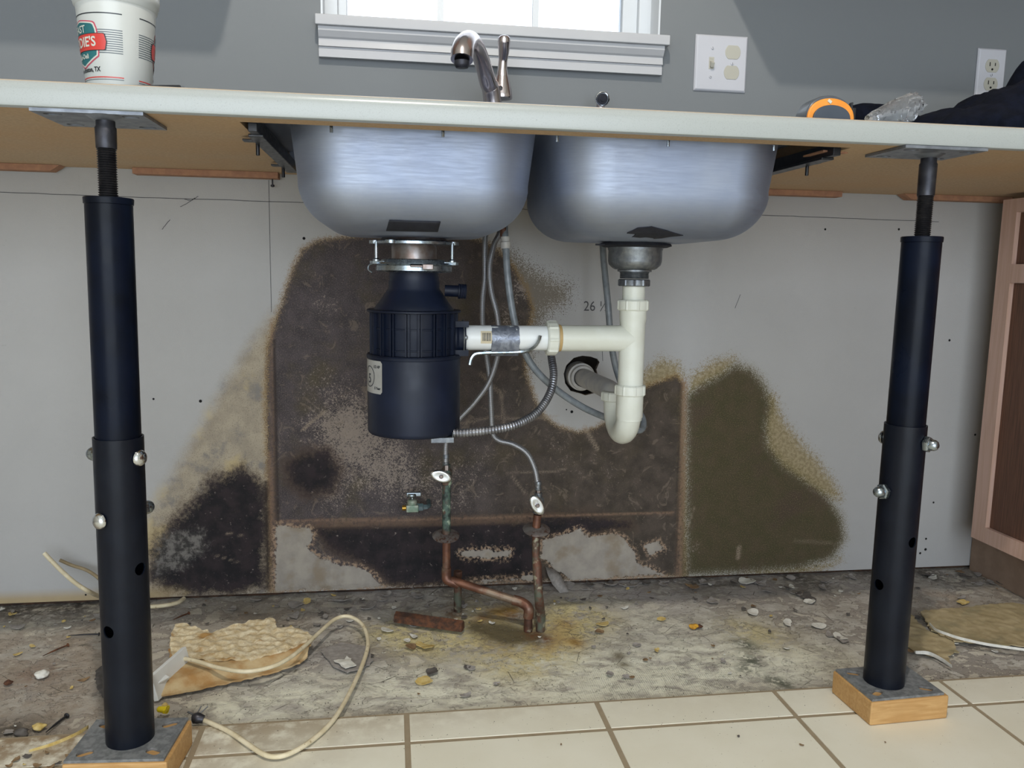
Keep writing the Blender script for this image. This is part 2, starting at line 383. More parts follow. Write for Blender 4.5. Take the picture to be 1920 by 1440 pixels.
# ---- stained drywall below the counter
def wall_lower_mat():
    m = NM('stained_drywall', .85)
    n1 = m.noise(28, 8, .6); n2 = m.noise(130, 6, .65); n3 = m.noise(420, 4, .6); nl = m.noise(5, 4)
    k1 = m.math('SUBTRACT', n1, .5); k2 = m.math('SUBTRACT', n2, .5); k3 = m.math('SUBTRACT', n3, .5)
    def fld(name, a1, a2, a3, lo, hi):
        s = m.math('ADD', m.attr(name), m.math('MULTIPLY', k1, a1))
        s = m.math('ADD', s, m.math('MULTIPLY', k2, a2)); s = m.math('ADD', s, m.math('MULTIPLY', k3, a3))
        return m.mr(s, lo, hi)
    c = m.mix(m.mr(nl, .3, .7), '#aaa9a8', '#aeadac')
    c = m.mix(m.mr(n3, .62, .7), c, '#a5a2a4')
    # scuffs
    c = m.mix(m.math('MULTIPLY', m.mr(m.noise(14, 6, .7), .66, .72), .25), c, '#807c78')
    # tan wedge
    t = fld('tan', .02, .02, .01, -.030, .012)
    tc = m.mix(m.mr(n1, .35, .65), '#a89c88', '#968b7a'); tc = m.mix(m.mr(m.noise(17, 6, .65), .5, .64), tc, '#7d7873'); tc = m.mix(m.mr(n3, .5, .7), tc, '#7a705e'); tc = m.mix(m.mr(m.noise(11, 5), .55, .68), tc, '#b3a17a')
    c = m.mix(m.math('MULTIPLY', t, .95), c, tc)
    # golden speckle
    g = fld('gold', .02, .06, .10, -.016, .010)
    gc = m.mix(m.mr(n2, .35, .65), '#a2926e', '#80714c')
    c = m.mix(m.math('MULTIPLY', g, .9), c, gc)
    fr = fld('fringe', .01, .10, .22, -.004, .008); c = m.mix(m.math('MULTIPLY', fld('fringe', .02, .02, .02, -.02, .02), .45), c, '#9a8f7c'); c = m.mix(m.math('MULTIPLY', fr, .85), c, m.mix(n3, '#5c5348', '#6f6556'))
    # rim then brown growth
    rim = fld('brown', .01, .02, .03, -.013, .002)
    c = m.mix(m.math('MULTIPLY', rim, .8), c, m.mix(n2, '#7d6238', '#957848'))
    b = fld('brown', .006, .015, .045, -.004, .006)
    bc = m.mix(m.mr(n1, .32, .68), '#3c3638', '#4f4749'); bc = m.mix(m.mr(m.noise(9, 5), .5, .7), bc, '#4a4233'); bc = m.mix(m.mr(n3, .5, .75), bc, '#70665e'); bc = m.mix(m.mr(n3, .45, .3), bc, '#332c29')
    bx = m.mr(m.sep(m.obj)[0], -.02, .42); bc = m.mix(m.math('MULTIPLY', bx, .75), bc, m.mix(m.mr(n1, .32, .68), '#3a3226', '#51463a')); bc = m.mix(m.math('MULTIPLY', m.mr(m.noise(26, 7, .7, 1.5), .57, .62), .45), bc, '#7b6e60')
    c = m.mix(b, c, bc)
    oh = fld('olive', .01, .03, .07, -.022, .004); c = m.mix(m.math('MULTIPLY', oh, .55), c, '#776b3e')
    o = fld('olive', .008, .03, .09, -.008, .012)
    oc = m.mix(m.mr(n1, .3, .7), '#454028', '#504532'); oc = m.mix(m.mr(m.noise(7, 5), .5, .7), oc, '#4b3d31'); oc = m.mix(m.mr(n3, .5, .75), oc, '#72694e'); oc = m.mix(m.mr(n3, .45, .3), oc, '#363020')
    c = m.mix(o, c, oc)
    # pale eroded speckles
    sp = m.attr('speck'); thr = m.math('SUBTRACT', .69, m.math('MULTIPLY', sp, .15))
    nz = m.noise(230, 6, .62, 1.2); s1 = m.mr(m.math('SUBTRACT', m.math('ADD', m.math('MULTIPLY', nz, .75), m.math('MULTIPLY', n1, .25)), thr), -.03, .03)
    c = m.mix(m.math('MULTIPLY', s1, m.math('MULTIPLY', .8, m.math('MAXIMUM', b, o))), c, m.mix(n2, '#7c7169', '#a09285'))
    # black mould
    kb = fld('black', .05, .04, .03, -.03, .0); c = m.mix(m.math('MULTIPLY', kb, .6), c, '#4d3c2f')
    k = fld('black', .06, .05, .03, -.014, .014)
    kc = m.mix(m.mr(n1, .35, .65), '#100d12', '#292023'); kc = m.mix(m.mr(n2, .6, .72), kc, '#3a3133'); kc = m.mix(m.mr(m.noise(70, 7, .72), .60, .68), kc, '#857a74'); kc = m.mix(m.mr(n3, .6, .85), kc, '#4a4040')
    c = m.mix(k, c, kc)
    gp = fld('ash', .05, .06, .03, -.014, .012); c = m.mix(m.math('MULTIPLY', gp, .85), c, m.mix(m.mr(m.noise(60, 7, .7), .42, .6), '#343230', '#77736f'))
    # board joints and old tape lines
    sm = m.math('MULTIPLY', m.attr('seam'), m.mr(n2, .3, .55)); c = m.mix(m.math('MULTIPLY', sm, .85), c, m.mix(n2, '#6f5444', '#9c8068'))
    sd = m.math('MULTIPLY', m.attr('crack'), m.mr(n2, .2, .5)); c = m.mix(sd, c, '#2a211c')
    # peeled areas with bare gypsum
    pr = fld('cream', .03, .03, .02, -.012, .0); c = m.mix(m.math('MULTIPLY', pr, m.mr(n2, .45, .55)), c, '#9a826c')
    p = fld('cream', .03, .018, .004, -.001, .002)
    pc = m.mix(m.mr(n1, .3, .7), '#8f8880', '#a39b90'); pc = m.mix(m.mr(m.noise(17, 5), .5, .7), pc, '#8a7d6c')
    c = m.mix(p, c, pc)
    sc_ = m.math('MULTIPLY', m.attr('scratch'), m.mr(n3, .35, .6)); c = m.mix(sc_, c, '#9a8a78')
    c = m.mix(m.math('MULTIPLY', m.attr('yellow'), .8), c, m.mix(n1, '#9c8458', '#b09a6c'))
    m.col(c)
    h = m.math('ADD', m.math('MULTIPLY', n3, .3), m.math('MULTIPLY', b, m.math('MULTIPLY', n2, .8))); h = m.math('ADD', h, m.math('MULTIPLY', k, n1)); h = m.math('SUBTRACT', h, m.math('MULTIPLY', p, .9))
    m.bump(h, .55, .0016)
    return m.m
MAT['stained_drywall'] = wall_lower_mat()

BROWN = [(508,1106),(503,900),(500,760),(503,650),(518,600),(536,545),(552,500),(568,470),(595,452),(650,446),(720,440),(800,440),(870,445),(905,452),(935,470),(960,500),(985,540),(998,580),(990,620),(983,650),(985,700),(1000,745),(1020,782),(1050,803),(1085,812),(1115,804),(1145,788),(1175,752),(1200,730),(1240,715),(1268,705),(1280,720),(1285,1079)]
OLIVE = [(1286,1079),(1286,742),(1310,724),(1345,706),(1380,684),(1410,694),(1435,725),(1446,760),(1438,800),(1440,835),(1470,872),(1510,900),(1550,930),(1576,970),(1582,1010),(1562,1045),(1500,1066),(1400,1073)]
GOLDS = [[(1190,742),(1205,700),(1240,676),(1268,684),(1282,712),(1284,740),(1240,725)],
         [(1292,735),(1298,706),(1330,682),(1352,676),(1375,672),(1360,700),(1320,722)],
         [(1436,745),(1452,742),(1468,790),(1495,822),(1530,862),(1562,905),(1575,935),(1540,930),(1500,905),(1462,880),(1438,845),(1432,800)],
         [(1400,1070),(1440,1077),(1540,1069),(1575,1050),(1560,1058),(1480,1066)]]
GOLD2 = [(930,470),(960,478),(1000,505),(1040,528),(1066,540),(1062,566),(1025,585),(1000,640),(988,700),(950,700)]
TAN = [(520,590),(515,1112),(262,1122),(262,1020),(290,955),(335,885),(385,800),(430,720),(475,650)]
BLACKS = [[(425,890),(455,882),(490,905),(500,960),(497,1050),(492,1100),(400,1112),(330,1108),(283,1085),(292,1020),(345,962),(388,912)],
          [(543,868),(570,850),(612,848),(634,880),(622,916),(580,928),(545,906)],
          [(590,990),(650,988),(740,984),(850,980),(990,978),(1000,1000),(1012,1040),(1010,1086),(900,1091),(735,1096),(700,1065),(650,1040),(612,1018)],
          [(985,970),(1100,968),(1180,985),(1120,1000),(1010,1010)]]
ASH = [(300,1012),(340,1000),(378,996),(385,1028),(352,1056),(300,1078),(288,1050)]
CREAM = [[(518,986),(580,989),(590,1008),(575,1028),(602,1046),(640,1058),(668,1060),(700,1078),(722,1101),(600,1106),(516,1108)],
         [(1018,1014),(1060,1000),(1085,992),(1105,1008),(1150,999),(1170,1010),(1190,1035),(1195,1055),(1245,1078),(1150,1083),(1065,1087),(1035,1062),(1014,1045)],
         [(862,1036),(905,1029),(958,1033),(952,1045),(900,1047),(868,1044)],
         [(1205,1022),(1235,1015),(1245,1030),(1220,1040)],
         [(880,1088),(960,1083),(1000,1080),(1000,1086),(900,1093)]]
SPECKS = [(610,580,40,.9),(600,520,50,.35),(590,700,70,.5),(650,760,90,.8),(690,850,110,1.0),(760,900,90,1.0),(560,800,50,.5),(640,820,70,.9),(890,870,80,.7),(980,540,42,1.5),(1045,552,22,1.6),(950,600,40,1.2),
          (1000,620,25,1.2),(1080,870,80,.5),(1220,900,60,.4),(620,930,60,.9),(1300,1030,25,.9),(850,950,80,.7),(1040,820,50,.5),(1150,900,60,.5),(770,1000,25,.8),(1020,1030,22,1.2),(500,1070,30,1.6),(480,1040,20,1.2),(610,1055,30,1.4)]
SEAMS = [([(509,600),(512,800),(516,1106)], .0035, .55), ([(506,850),(509,1010)], .004, .7), ([(1283,716),(1279,900),(1273,1076)], .007, .8), ([(520,978),(800,973),(1000,967),(1262,962)], .0028, .8), ([(522,985),(850,980),(1000,974)], .006, .4)]
CRACKS = [([(514,640),(518,900),(521,1000)], .003, .8), ([(1276,720),(1271,900),(1268,1060)], .003, .5), ([(498,905),(503,1100)], .004, .9)]
SCR = [([(568,806),(588,788),(608,772)], .0026, .9), ([(1096,800),(1108,822),(1120,842)], .004, .8), ([(862,795),(920,782),(985,786),(1045,780)], .0025, .5), ([(960,893),(985,925)], .0022, .6), ([(950,888),(1030,885),(1060,880)], .002, .5),
       ([(1290,990),(1302,952)], .0015, .6), ([(1386,1026),(1384,1046)], .0045, .9), ([(1490,1014),(1560,1018)], .004, .3), ([(900,700),(940,740),(945,800)], .003, .5), ([(400,1040),(450,1055)], .0012, .5), ([(425,1000),(455,1004)], .0012, .6)]
def build_wall_lower():
    X0, X1 = -0.84, 1.5; res = .0048
    xs = np.concatenate([np.linspace(-2.2, X0, 8)[:-1], np.arange(X0, X1, res), [1.6, 1.75, 1.95]])
    zs = np.concatenate([np.arange(0.0, 0.80, res), [.82, .86, CT]])
    nx, nz = len(xs), len(zs); GX, GZ = np.meshgrid(xs, zs)
    vs = [(float(x), 0.0, float(z)) for x, z in zip(GX.ravel(), GZ.ravel())]
    T = .0127
    fs = [(j*nx+i, j*nx+i+1, (j+1)*nx+i+1, (j+1)*nx+i) for j in range(nz-1) for i in range(nx-1)]
    bd = [i for i in range(nx)]+[j*nx+nx-1 for j in range(1, nz)]+[(nz-1)*nx+i for i in range(nx-2, -1, -1)]+[j*nx for j in range(nz-2, 0, -1)]
    b0 = len(vs); vs += [(vs[k][0], T, vs[k][2]) for k in bd]
    n = len(bd); fs += [(bd[i], b0+i, b0+(i+1) % n, bd[(i+1) % n]) for i in range(n)]; fs.append(tuple(b0+i for i in range(n)))
    fields = {}
    A = np.array([v[0] for v in vs]); B = np.array([v[2] for v in vs])
    fields['brown'] = sdf(A, B, WP(BROWN)); fields['olive'] = sdf(A, B, WP(OLIVE))
    fields['fringe'] = sdf(A, B, WP(GOLD2)); f = np.full(A.shape, -1.0)
    for p in GOLDS: f = np.maximum(f, sdf(A, B, WP(p)))
    fields['gold'] = f; fields['tan'] = sdf(A, B, WP(TAN))
    f = np.full(A.shape, -1.0)
    for p in BLACKS: f = np.maximum(f, sdf(A, B, WP(p)))
    fields['black'] = f; fields['ash'] = sdf(A, B, WP(ASH)); f = np.full(A.shape, -1.0)
    for p in CREAM: f = np.maximum(f, sdf(A, B, WP(p)))
    fields['cream'] = f; f = np.zeros(A.shape)
    for u, v, r, s in SPECKS:
        c = AY(u, v, 0); r = r/1000*1.0; f += s*np.exp(-((A-c.x)**2+(B-c.z)**2)/(2*(r*.6)**2))
    fields['speck'] = np.minimum(f, 1.6)
    for nm, L in (('seam', SEAMS), ('crack', CRACKS), ('scratch', SCR)):
        f = np.zeros(A.shape)
        for pts, w_, s in L: f = np.maximum(f, s*np.clip(1.6-linedist(A, B, WP(pts))/w_, 0, 1))
        fields[nm] = f
    fields['yellow'] = np.clip((.028-B)/.02, 0, 1)*np.clip((-.42-A)/.1, 0, 1)*1.0
    me = bpy.data.meshes.new('wall_back'); me.from_pydata(vs, [], fs); me.update()
    for k, v in fields.items(): setattr_f(me, k, v)
    me.materials.append(MAT['stained_drywall'])
    bm = bmesh.new(); bm.from_mesh(me); bmesh.ops.recalc_face_normals(bm, faces=bm.faces); bm.to_mesh(me); bm.free()
    o = bpy.data.objects.new('wall_back', me); COL.objects.link(o)
    # ragged hole round the drain stub, and nail holes
    cut = MB(); c = AY(1092, 708, 0); hp = []
    for k, (du, dv) in enumerate([(-33,-6),(-28,-22),(-14,-36),(2,-40),(18,-38),(30,-34),(34,-28),(28,-14),(32,0),(30,14),(24,30),(8,34),(-4,30),(-20,26),(-30,12)]):
        q = AY(1090+du, 707+dv, 0); hp.append((q.x, q.z))
    n = len(hp); cut.add([(x, -.01, z) for x, z in hp]+[(x, .03, z) for x, z in hp], [tuple(range(n)), tuple(range(2*n-1, n-1, -1))]+[(i, n+i, n+(i+1) % n, (i+1) % n) for i in range(n)])
    boolean(o, cut)
    o.data.polygons.foreach_set('use_smooth', [False]*len(o.data.polygons))
    return o
wall = build_wall_lower(); setp(wall, kind='structure')
# ---- painted upper wall around the window opening
WX0, WX1 = -0.137, 0.556; WZ0, WZ1 = AY(590, 24, -.035).z-.020, 2.0
mb = MB(); T = .0127
mb.box(-2.2, WX0, 0, .13, CT, 2.45); mb.box(WX1, 1.95, 0, .13, CT, 2.45); mb.box(WX0, WX1, 0, .13, CT, WZ0); mb.box(WX0, WX1, 0, .13, WZ1, 2.45)
mb.build('painted_drywall', 'wall_paint', wall, sm=False)
mb = MB(); mb.box(-2.2, 1.95, .0135, .06, SLAB, .035); mb.build('sill_plate', simple('sill_plate_wood', '#4a3424', .9, 0, '#2c2019', 40, bump=.4), wall, sm=False)
mb = MB(); mb.box(-2.2, 1.95, .085, .13, SLAB, CT); mb.build('sheathing', simple('sheathing', '#3a332c', .9), wall, sm=False)
# pencil layout lines and handwriting on the board
mb = MB()
def strip(pts, w_, off=-.0006):
    for i in range(len(pts)-1):
        a, b = Vector(pts[i]), Vector(pts[i+1]); d = (b-a).normalized(); n = Vector((-d.z, 0, d.x))*w_/2
        mb.add([a-n+Vector((0, off, 0)), a+n+Vector((0, off, 0)), b+n+Vector((0, off, 0)), b-n+Vector((0, off, 0))], [(0, 1, 2, 3)])
def wl(px, w_=.0012):
    pts = [AY(u, v, 0) for u, v in px]; out = []
    for i in range(len(pts)-1):
        for k in range(6): out.append(pts[i].lerp(pts[i+1], k/6)+Vector((0, 0, R_.uniform(-.0006, .0006))))
    strip(out+[pts[-1]], w_)
wl([(0, 360), (200, 368), (400, 374), (590, 381)]); wl([(965, 391), (990, 393)]); wl([(1423, 403), (1550, 408), (1720, 414), (1760, 416)])
wl([(504, 338), (506, 450), (509, 585)], .0010); wl([(1129, 652), (1130, 677)], .001)
for px in ([(338, 388), (352, 381), (366, 371)], [(346, 374), (358, 376), (372, 368)], [(304, 430), (312, 420), (319, 412)], [(1378, 578), (1388, 552)]): wl(px, .0011)
vs, fs = text2d('26 ½', .030, 0); c = AY(1118, 575, 0)
mb.add([(c.x+x*.9, -.0006, c.z+y) for x, y in vs], fs)
mb.build('pencil_marks', 'pencil', wall, label='pencil lines and a handwritten number', sm=False)
# nail and screw dimples
mb = MB()
for u, v in [(1397, 427), (1547, 430), (1685, 430), (161, 1115), (1530, 1061), (1833, 1050), (288, 748), (1736, 1010), (1735, 1030), (1725, 1037), (1750, 942), (1828, 815), (1780, 638), (1062, 768), (1072, 772), (570, 447), (376, 752)]:
    c = AY(u, v, 0); mb.lathe([(.0022*R_.uniform(.7, 1.6), 0), (.001, .0012)], (c.x, -.0008, c.z), (0, 1, 0), 8)
mb.build('nail_holes', 'dark_hole', wall, sm=False)

# ---- slab
def floor_mat():
    m = NM('bare_slab', .9)
    n0 = m.noise(3.5, 5); n1 = m.noise(16, 8, .65); n2 = m.noise(80, 7, .7); n3 = m.noise(350, 4, .65)
    st = m.noise(20, 6, .65, .5, m.map(m.obj, (1, 1.7, 1), (0, 0, .5)))
    c = m.mix(m.mr(n1, .3, .7), '#a8a39b', '#bdb8b0'); c = m.mix(m.mr(st, .45, .7), c, '#cbc8c0'); c = m.mix(m.mr(n2, .52, .75), c, '#948e86'); c = m.mix(m.mr(m.noise(45, 7, .7), .52, .62), c, '#a39d92')
    pn = m.noise(17, 9, .62, .3, m.map(m.obj, (1, 1.15, 1), (0, 0, .3), (3, 1, 0))); c = m.mix(m.mr(pn, .50, .51), c, m.mix(n2, '#8e8881', '#a7a098')); c = m.mix(m.mr(pn, .585, .59), c, m.mix(n2, '#b9b3a6', '#d0cabd'))
    ed = m.math('ADD', m.mr(m.math('ABSOLUTE', m.math('SUBTRACT', pn, .503)), .0, .007, 1, 0), m.mr(m.math('ABSOLUTE', m.math('SUBTRACT', pn, .587)), .0, .005, 1, 0), None, True); c = m.mix(m.math('MULTIPLY', ed, .6), c, '#5d574e')
    c = m.mix(m.math('MULTIPLY', m.attr('pale'), m.mr(st, .3, .62)), c, m.mix(n2, '#dedcc8', '#ecebdb'))
    c = m.mix(m.math('MULTIPLY', m.attr('brown'), m.mr(n1, .3, .65)), c, m.mix(m.mr(n2, .3, .7), '#8c8072', '#aa9e90'))
    c = m.mix(m.math('MULTIPLY', m.attr('cool'), m.mr(n1, .35, .6)), c, m.mix(n2, '#9a9494', '#b6b0ae'))
    yl = m.math('MULTIPLY', m.attr('yellow'), m.mr(m.math('ADD', m.math('MULTIPLY', n1, .5), m.math('MULTIPLY', n2, .5)), .38, .56)); c = m.mix(yl, c, m.mix(m.mr(n2, .35, .65), '#b8ab78', '#d6ca9c'))
    oc = m.math('MULTIPLY', m.attr('ochre'), m.mr(n1, .3, .52)); c = m.mix(oc, c, m.mix(m.mr(n2, .35, .65), '#94753e', '#b99a5c'))
    wt = m.math('MULTIPLY', m.attr('wet'), m.mr(n1, .25, .45)); c = m.mix(wt, c, m.mix(n2, '#5a513c', '#746a4e'))
    rs = m.math('MULTIPLY', m.attr('rust'), m.mr(n2, .35, .55)); c = m.mix(rs, c, m.mix(n2, '#5a3a26', '#7c5232'))
    gn = m.math('MULTIPLY', m.attr('mortar'), m.mr(n2, .42, .5)); c = m.mix(gn, c, m.mix(n2, '#555a4e', '#6a6e60'))
    # scratches from a notched scraper
    cb = m.math('SINE', m.math('MULTIPLY', m.sep(m.obj)[0], 1700)); cb = m.math('MULTIPLY', m.math('MULTIPLY', m.mr(cb, .2, .8), m.attr('comb')), m.mr(n2, .4, .6)); c = m.mix(m.math('MULTIPLY', cb, .6), c, '#6c6c66')
    cr = m.vor(9, 'DISTANCE_TO_EDGE', m.map(m.obj, (1, 1.6, 1))); c = m.mix(m.math('MULTIPLY', m.mr(cr, .0, .012, 1, 0), m.mr(n1, .5, .6)), c, '#5a564c')
    gr = m.mr(m.noise(230, 3, .6), .66, .72); c = m.mix(m.math('MULTIPLY', gr, .7), c, '#5a5348')
    gr = m.mr(m.noise(170, 3, .6), .70, .74); c = m.mix(gr, c, '#b7b2a4')
    c = m.mix(m.math('MULTIPLY', m.attr('grime'), m.mr(n2, .35, .55)), c, m.mix(n2, '#2e2924', '#4b443b'))
    m.col(c); m.bump(m.math('ADD', m.math('ADD', m.math('MULTIPLY', n2, .6), m.math('MULTIPLY', m.mr(pn, .5, .51), .35)), m.math('ADD', m.math('MULTIPLY', n1, .8), m.math('MULTIPLY', n3, .15))), .9, .004)
    m.rough(m.math('SUBTRACT', .92, m.math('MULTIPLY', m.attr('wet'), .35)))
    return m.m
MAT['bare_slab'] = floor_mat()
TILE_Y = -0.517
FB = {'yellow': [(760,1190,60,1),(860,1195,90,.9),(930,1175,70,.8),(1000,1215,90,1),(1060,1180,80,1),(960,1230,80,.7),(1100,1150,40,.5),(980,1250,90,.5),(1060,1150,60,.8),(1120,1160,70,.5),(1400,1180,60,.6),(700,1185,40,.5),(900,1140,60,.5),(1440,1200,80,.4),(800,1220,60,.4)],
      'ochre': [(930,1150,28,1),(960,1145,25,1),(900,1165,25,.6),(1060,1170,28,.7),(1040,1195,40,.7),(940,1210,50,.5),(1080,1205,20,.9),(1020,1215,30,.6)],
      'wet': [(930,1185,40,1.2),(970,1192,40,1.2),(890,1175,25,.9),(1010,1198,25,.8),(1160,1230,14,.9),(1170,1245,12,.9)],
      'rust': [(1000,1190,20,1),(1025,1200,14,1),(850,1150,25,.8),(960,1155,22,.8),(905,1158,18,.7),(70,1265,40,.6)],
      'pale': [(1150,1290,170,1),(1500,1250,90,.8),(750,1290,90,.8),(1050,1240,100,.6),(1000,1290,120,.7),(1300,1260,120,.9),(1400,1230,100,.8),(850,1300,120,.6),(600,1300,80,.7),(500,1320,90,.8),(420,1330,60,.8),(1250,1180,120,.5),(1180,1140,60,.4),(60,1180,80,.3),(1560,1230,80,.5)],
      'brown': [(60,1250,140,1),(150,1300,120,1),(200,1200,120,.7),(60,1330,140,1),(450,1150,80,.8),(560,1150,80,.6),(1800,1150,120,1),(1880,1110,90,.8),(1560,1130,90,.5),(1750,1120,80,.8),(-120,1200,200,1)],
      'cool': [(1000,1100,140,.8),(1200,1110,140,.9),(1400,1100,120,.8),(700,1120,120,.8),(640,1230,60,.9),(300,1140,100,.6),(1600,1100,100,.6)],
      'mortar': [(1400,1210,24,1),(1410,1240,26,1),(1395,1255,18,.8),(1450,1275,22,.9),(1475,1285,16,.9)],
      'comb': [(1240,1280,90,1),(1140,1290,80,.8),(1330,1270,60,.9),(1440,1290,50,.7)],
      'grime': [(20,1370,50,.9),(100,1400,40,.7),(500,1105,120,.5),(1500,1085,60,.8),(1300,1085,120,.6),(30,1145,80,.9),(150,1135,60,.9),(900,1095,120,.5),(1650,1075,80,.8),(350,1345,30,.4),(1750,1078,50,.7)]}
def build_floor():
    xs = np.concatenate([[-2.2, -1.6, -1.2], np.arange(-.95, 1.5, .008), [1.6, 1.95]]); ys = np.concatenate([np.arange(TILE_Y-.004, .0, .008), [.0, .012, .085]])
    GX, GY = np.meshgrid(xs, ys); nx, ny = len(xs), len(ys)
    A, B = GX.ravel(), GY.ravel()
    Z = np.array([SLAB+.0022*mnoise.noise(Vector((a*9, b*14, 0)))+.0012*mnoise.noise(Vector((a*40, b*50, 3)))+(.0035*max(0, mnoise.noise(Vector((a*14, b*22, 9))))*max(0, min(1, (b+.16)/.1))) for a, b in zip(A, B)])
    Z = np.minimum(Z, -.0045)
    me = bpy.data.meshes.new('floor'); me.from_pydata([tuple(map(float, p)) for p in zip(A, B, Z)], [], [(j*nx+i, j*nx+i+1, (j+1)*nx+i+1, (j+1)*nx+i) for j in range(ny-1) for i in range(nx-1)])
    for k, L in FB.items():
        f = np.zeros(A.shape)
        for u, v, r, s in L:
            c = AZ(u, v, SLAB); rx = r/1150.; ry = rx*1.1
            e = AZ(u, v+r*.5, SLAB); ry = max(abs(e.y-c.y), .012) if r < 70 else rx*.9
            f = f+s*np.exp(-(((A-c.x)/rx)**2+((B-c.y)/ry)**2))
        setattr_f(me, k, np.minimum(f, 1.0))
    me.polygons.foreach_set('use_smooth', [True]*len(me.polygons)); me.materials.append(MAT['bare_slab'])
    o = bpy.data.objects.new('floor', me); COL.objects.link(o); return setp(o, kind='structure')
floor = build_floor()
mb = MB(); mb.box(-2.2, 1.95, -4.6, TILE_Y, -.02, .0018); mb.build('grout', 'grout', floor, sm=False)
# ceramic tiles 12 in on a 305 mm grid, with one cut row against the slab
mb = MB(); g = .0042
def tile(x0, x1, y0, y1): mb.box(x0+g, x1-g, y0+g, y1-g, -.004, .003)
xg = [0.0205+.3045*k for k in range(-8, 8)]
for i in range(len(xg)-1):
    a, b = max(xg[i], -2.2), min(xg[i+1], 1.95)
    if b <= a: continue
    tile(a, b, -.601, TILE_Y-.002)
    for k in range(13): tile(a, b, -.601-.3045*(k+1), -.601-.3045*k)
to = mb.build('tile_surface', 'tile', floor, sm=False, bevel=.0005)
me = to.data
f = []
for v in me.vertices:
    d = max(0, 1-abs(v.co.y+.53)/.06)*(.45 if v.co.x < .05 else .12)+max(0, min(1, (-.15-v.co.x)/.2))*(.8 if v.co.y > -.75 else 0); f.append(min(d, 1))
setattr_f(me, 'dirt', np.array(f))

# ---- the rest of the room behind the camera
def struct(name, mb, mat, **k): return mb.build(name, mat, sm=False, kind='structure', **k)
mb = MB(); mb.box(-2.25, -2.2, -4.6, .13, -.02, 2.45); struct('wall_left', mb, 'room_paint')
mb = MB(); mb.box(1.95, 2.0, -4.6, .13, -.02, 2.45); struct('wall_right', mb, 'room_paint')
mb = MB(); mb.box(-2.25, 2.0, -4.75, .13, 2.45, 2.5); struct('ceiling', mb, 'ceiling_paint')
mb = MB(); mb.box(-2.25, -2.10, -4.75, -4.6, -.02, 2.45); mb.box(1.50, 2.0, -4.75, -4.6, -.02, 2.45); mb.box(-2.10, 1.50, -4.75, -4.6, 2.2, 2.45); struct('wall_front', mb, 'room_paint')
mb = MB()
for x in (-2.10, -.33, 1.44): mb.box(x, x+.06, -4.7, -4.66, 0, 2.2)
mb.box(-2.10, 1.50, -4.7, -4.66, 2.14, 2.2); mb.box(-2.10, 1.50, -4.7, -4.66, 0, .06)
struct('door_1', mb, 'vinyl_white')

# ---- window over the sink
win = bpy.data.objects.new('window_1', None); COL.objects.link(win); win.location = ((WX0+WX1)/2, 0, WZ0); setp(win, kind='structure')
YF = .055
xa0, xa1 = WX0+.004, WX1-.026
mb = MB()
fx0, fx1 = AY(612, 5, YF).x, AY(1212, 70, YF).x
mb.box(WX0, fx0+.022, YF, .12, WZ0, WZ1); mb.box(fx1-.018, WX1, YF, .12, WZ0, WZ1); mb.box(WX0, WX1, YF, .12, WZ0, WZ0+.026); mb.box(WX0, WX1, YF, .12, WZ1-.03, WZ1)
mb.build('window_frame', 'vinyl_white', win, sm=False, bevel=.001)
sx0, sx1 = AY(650, 10, .07).x, AY(1166, 60, .07).x
mb = MB(); mb.box(fx0+.022, sx0, .068, .10, WZ0+.012, WZ1-.03); mb.box(sx1, fx1-.018, .068, .10, WZ0+.012, WZ1-.03); mb.box(fx0, fx1, .068, .10, WZ0+.024, WZ0+.034); mb.box(fx0, fx1, .068, .10, 1.6, 1.64)
mb.build('sash', 'vinyl_white', win, sm=False, bevel=.0015)
mb = MB()
for u in (826, 1004):
    x = AY(u, 25, .082).x; mb.box(x-.0065, x+.0065, .079, .085, WZ0+.02, WZ1-.03)
mb.build('muntin', 'vinyl_white', win, sm=False)
mb = MB(); mb.box(WX0, WX0+.004, .0005, YF, WZ0+.02, WZ1); mb.build('lit_reveal_liner', 'vinyl_white', win, sm=False)  # added liner, the reveal's brightness is put into its white colour
mb = MB(); mb.box(WX1-.004, WX1, .0005, YF, WZ0+.02, WZ1); mb.build('lit_reveal_liner', 'vinyl_white', win, sm=False)  # added liner, its white paints the light falling on the right reveal
mb = MB(); mb.box(sx0-.004, sx1+.004, .0795, .0845, WZ0+.02, WZ1-.03); mb.build('glass', 'glass', win, sm=False)
# stool and moulded apron
lx, rx = AY(590, 25, -.035).x, AY(1257, 78, -.035).x
zt = AY(590, 24, -.035).z; 
mb = MB(); mb.box(lx, rx, -.035, .0, zt-.020, zt); mb.box(WX0, WX1, 0, .1, zt-.020, zt); mb.build('window_sill', 'white_paint', win, sm=False, bevel=.002)
ax0, ax1 = AY(597, 80, -.02).x, AY(1243, 130, -.02).x; az0 = AY(597, 106, -.012).z
ztop = zt-.020; prof = [(0, ztop), (-.027, ztop), (-.027, ztop-.008), (-.020, ztop-.018), (-.016, ztop-.021), (-.016, ztop-.024), (-.018, ztop-.035), (-.0125, az0+.019), (-.0125, az0+.017), (-.014, az0+.015), (-.014, az0), (0, az0)]
mb = MB(); n = len(prof); rg = [[(x, p[0], p[1]) for p in prof] for x in (ax0, ax1)]; mb.rings(rg); mb.build('apron', 'white_paint', win, sm=False)

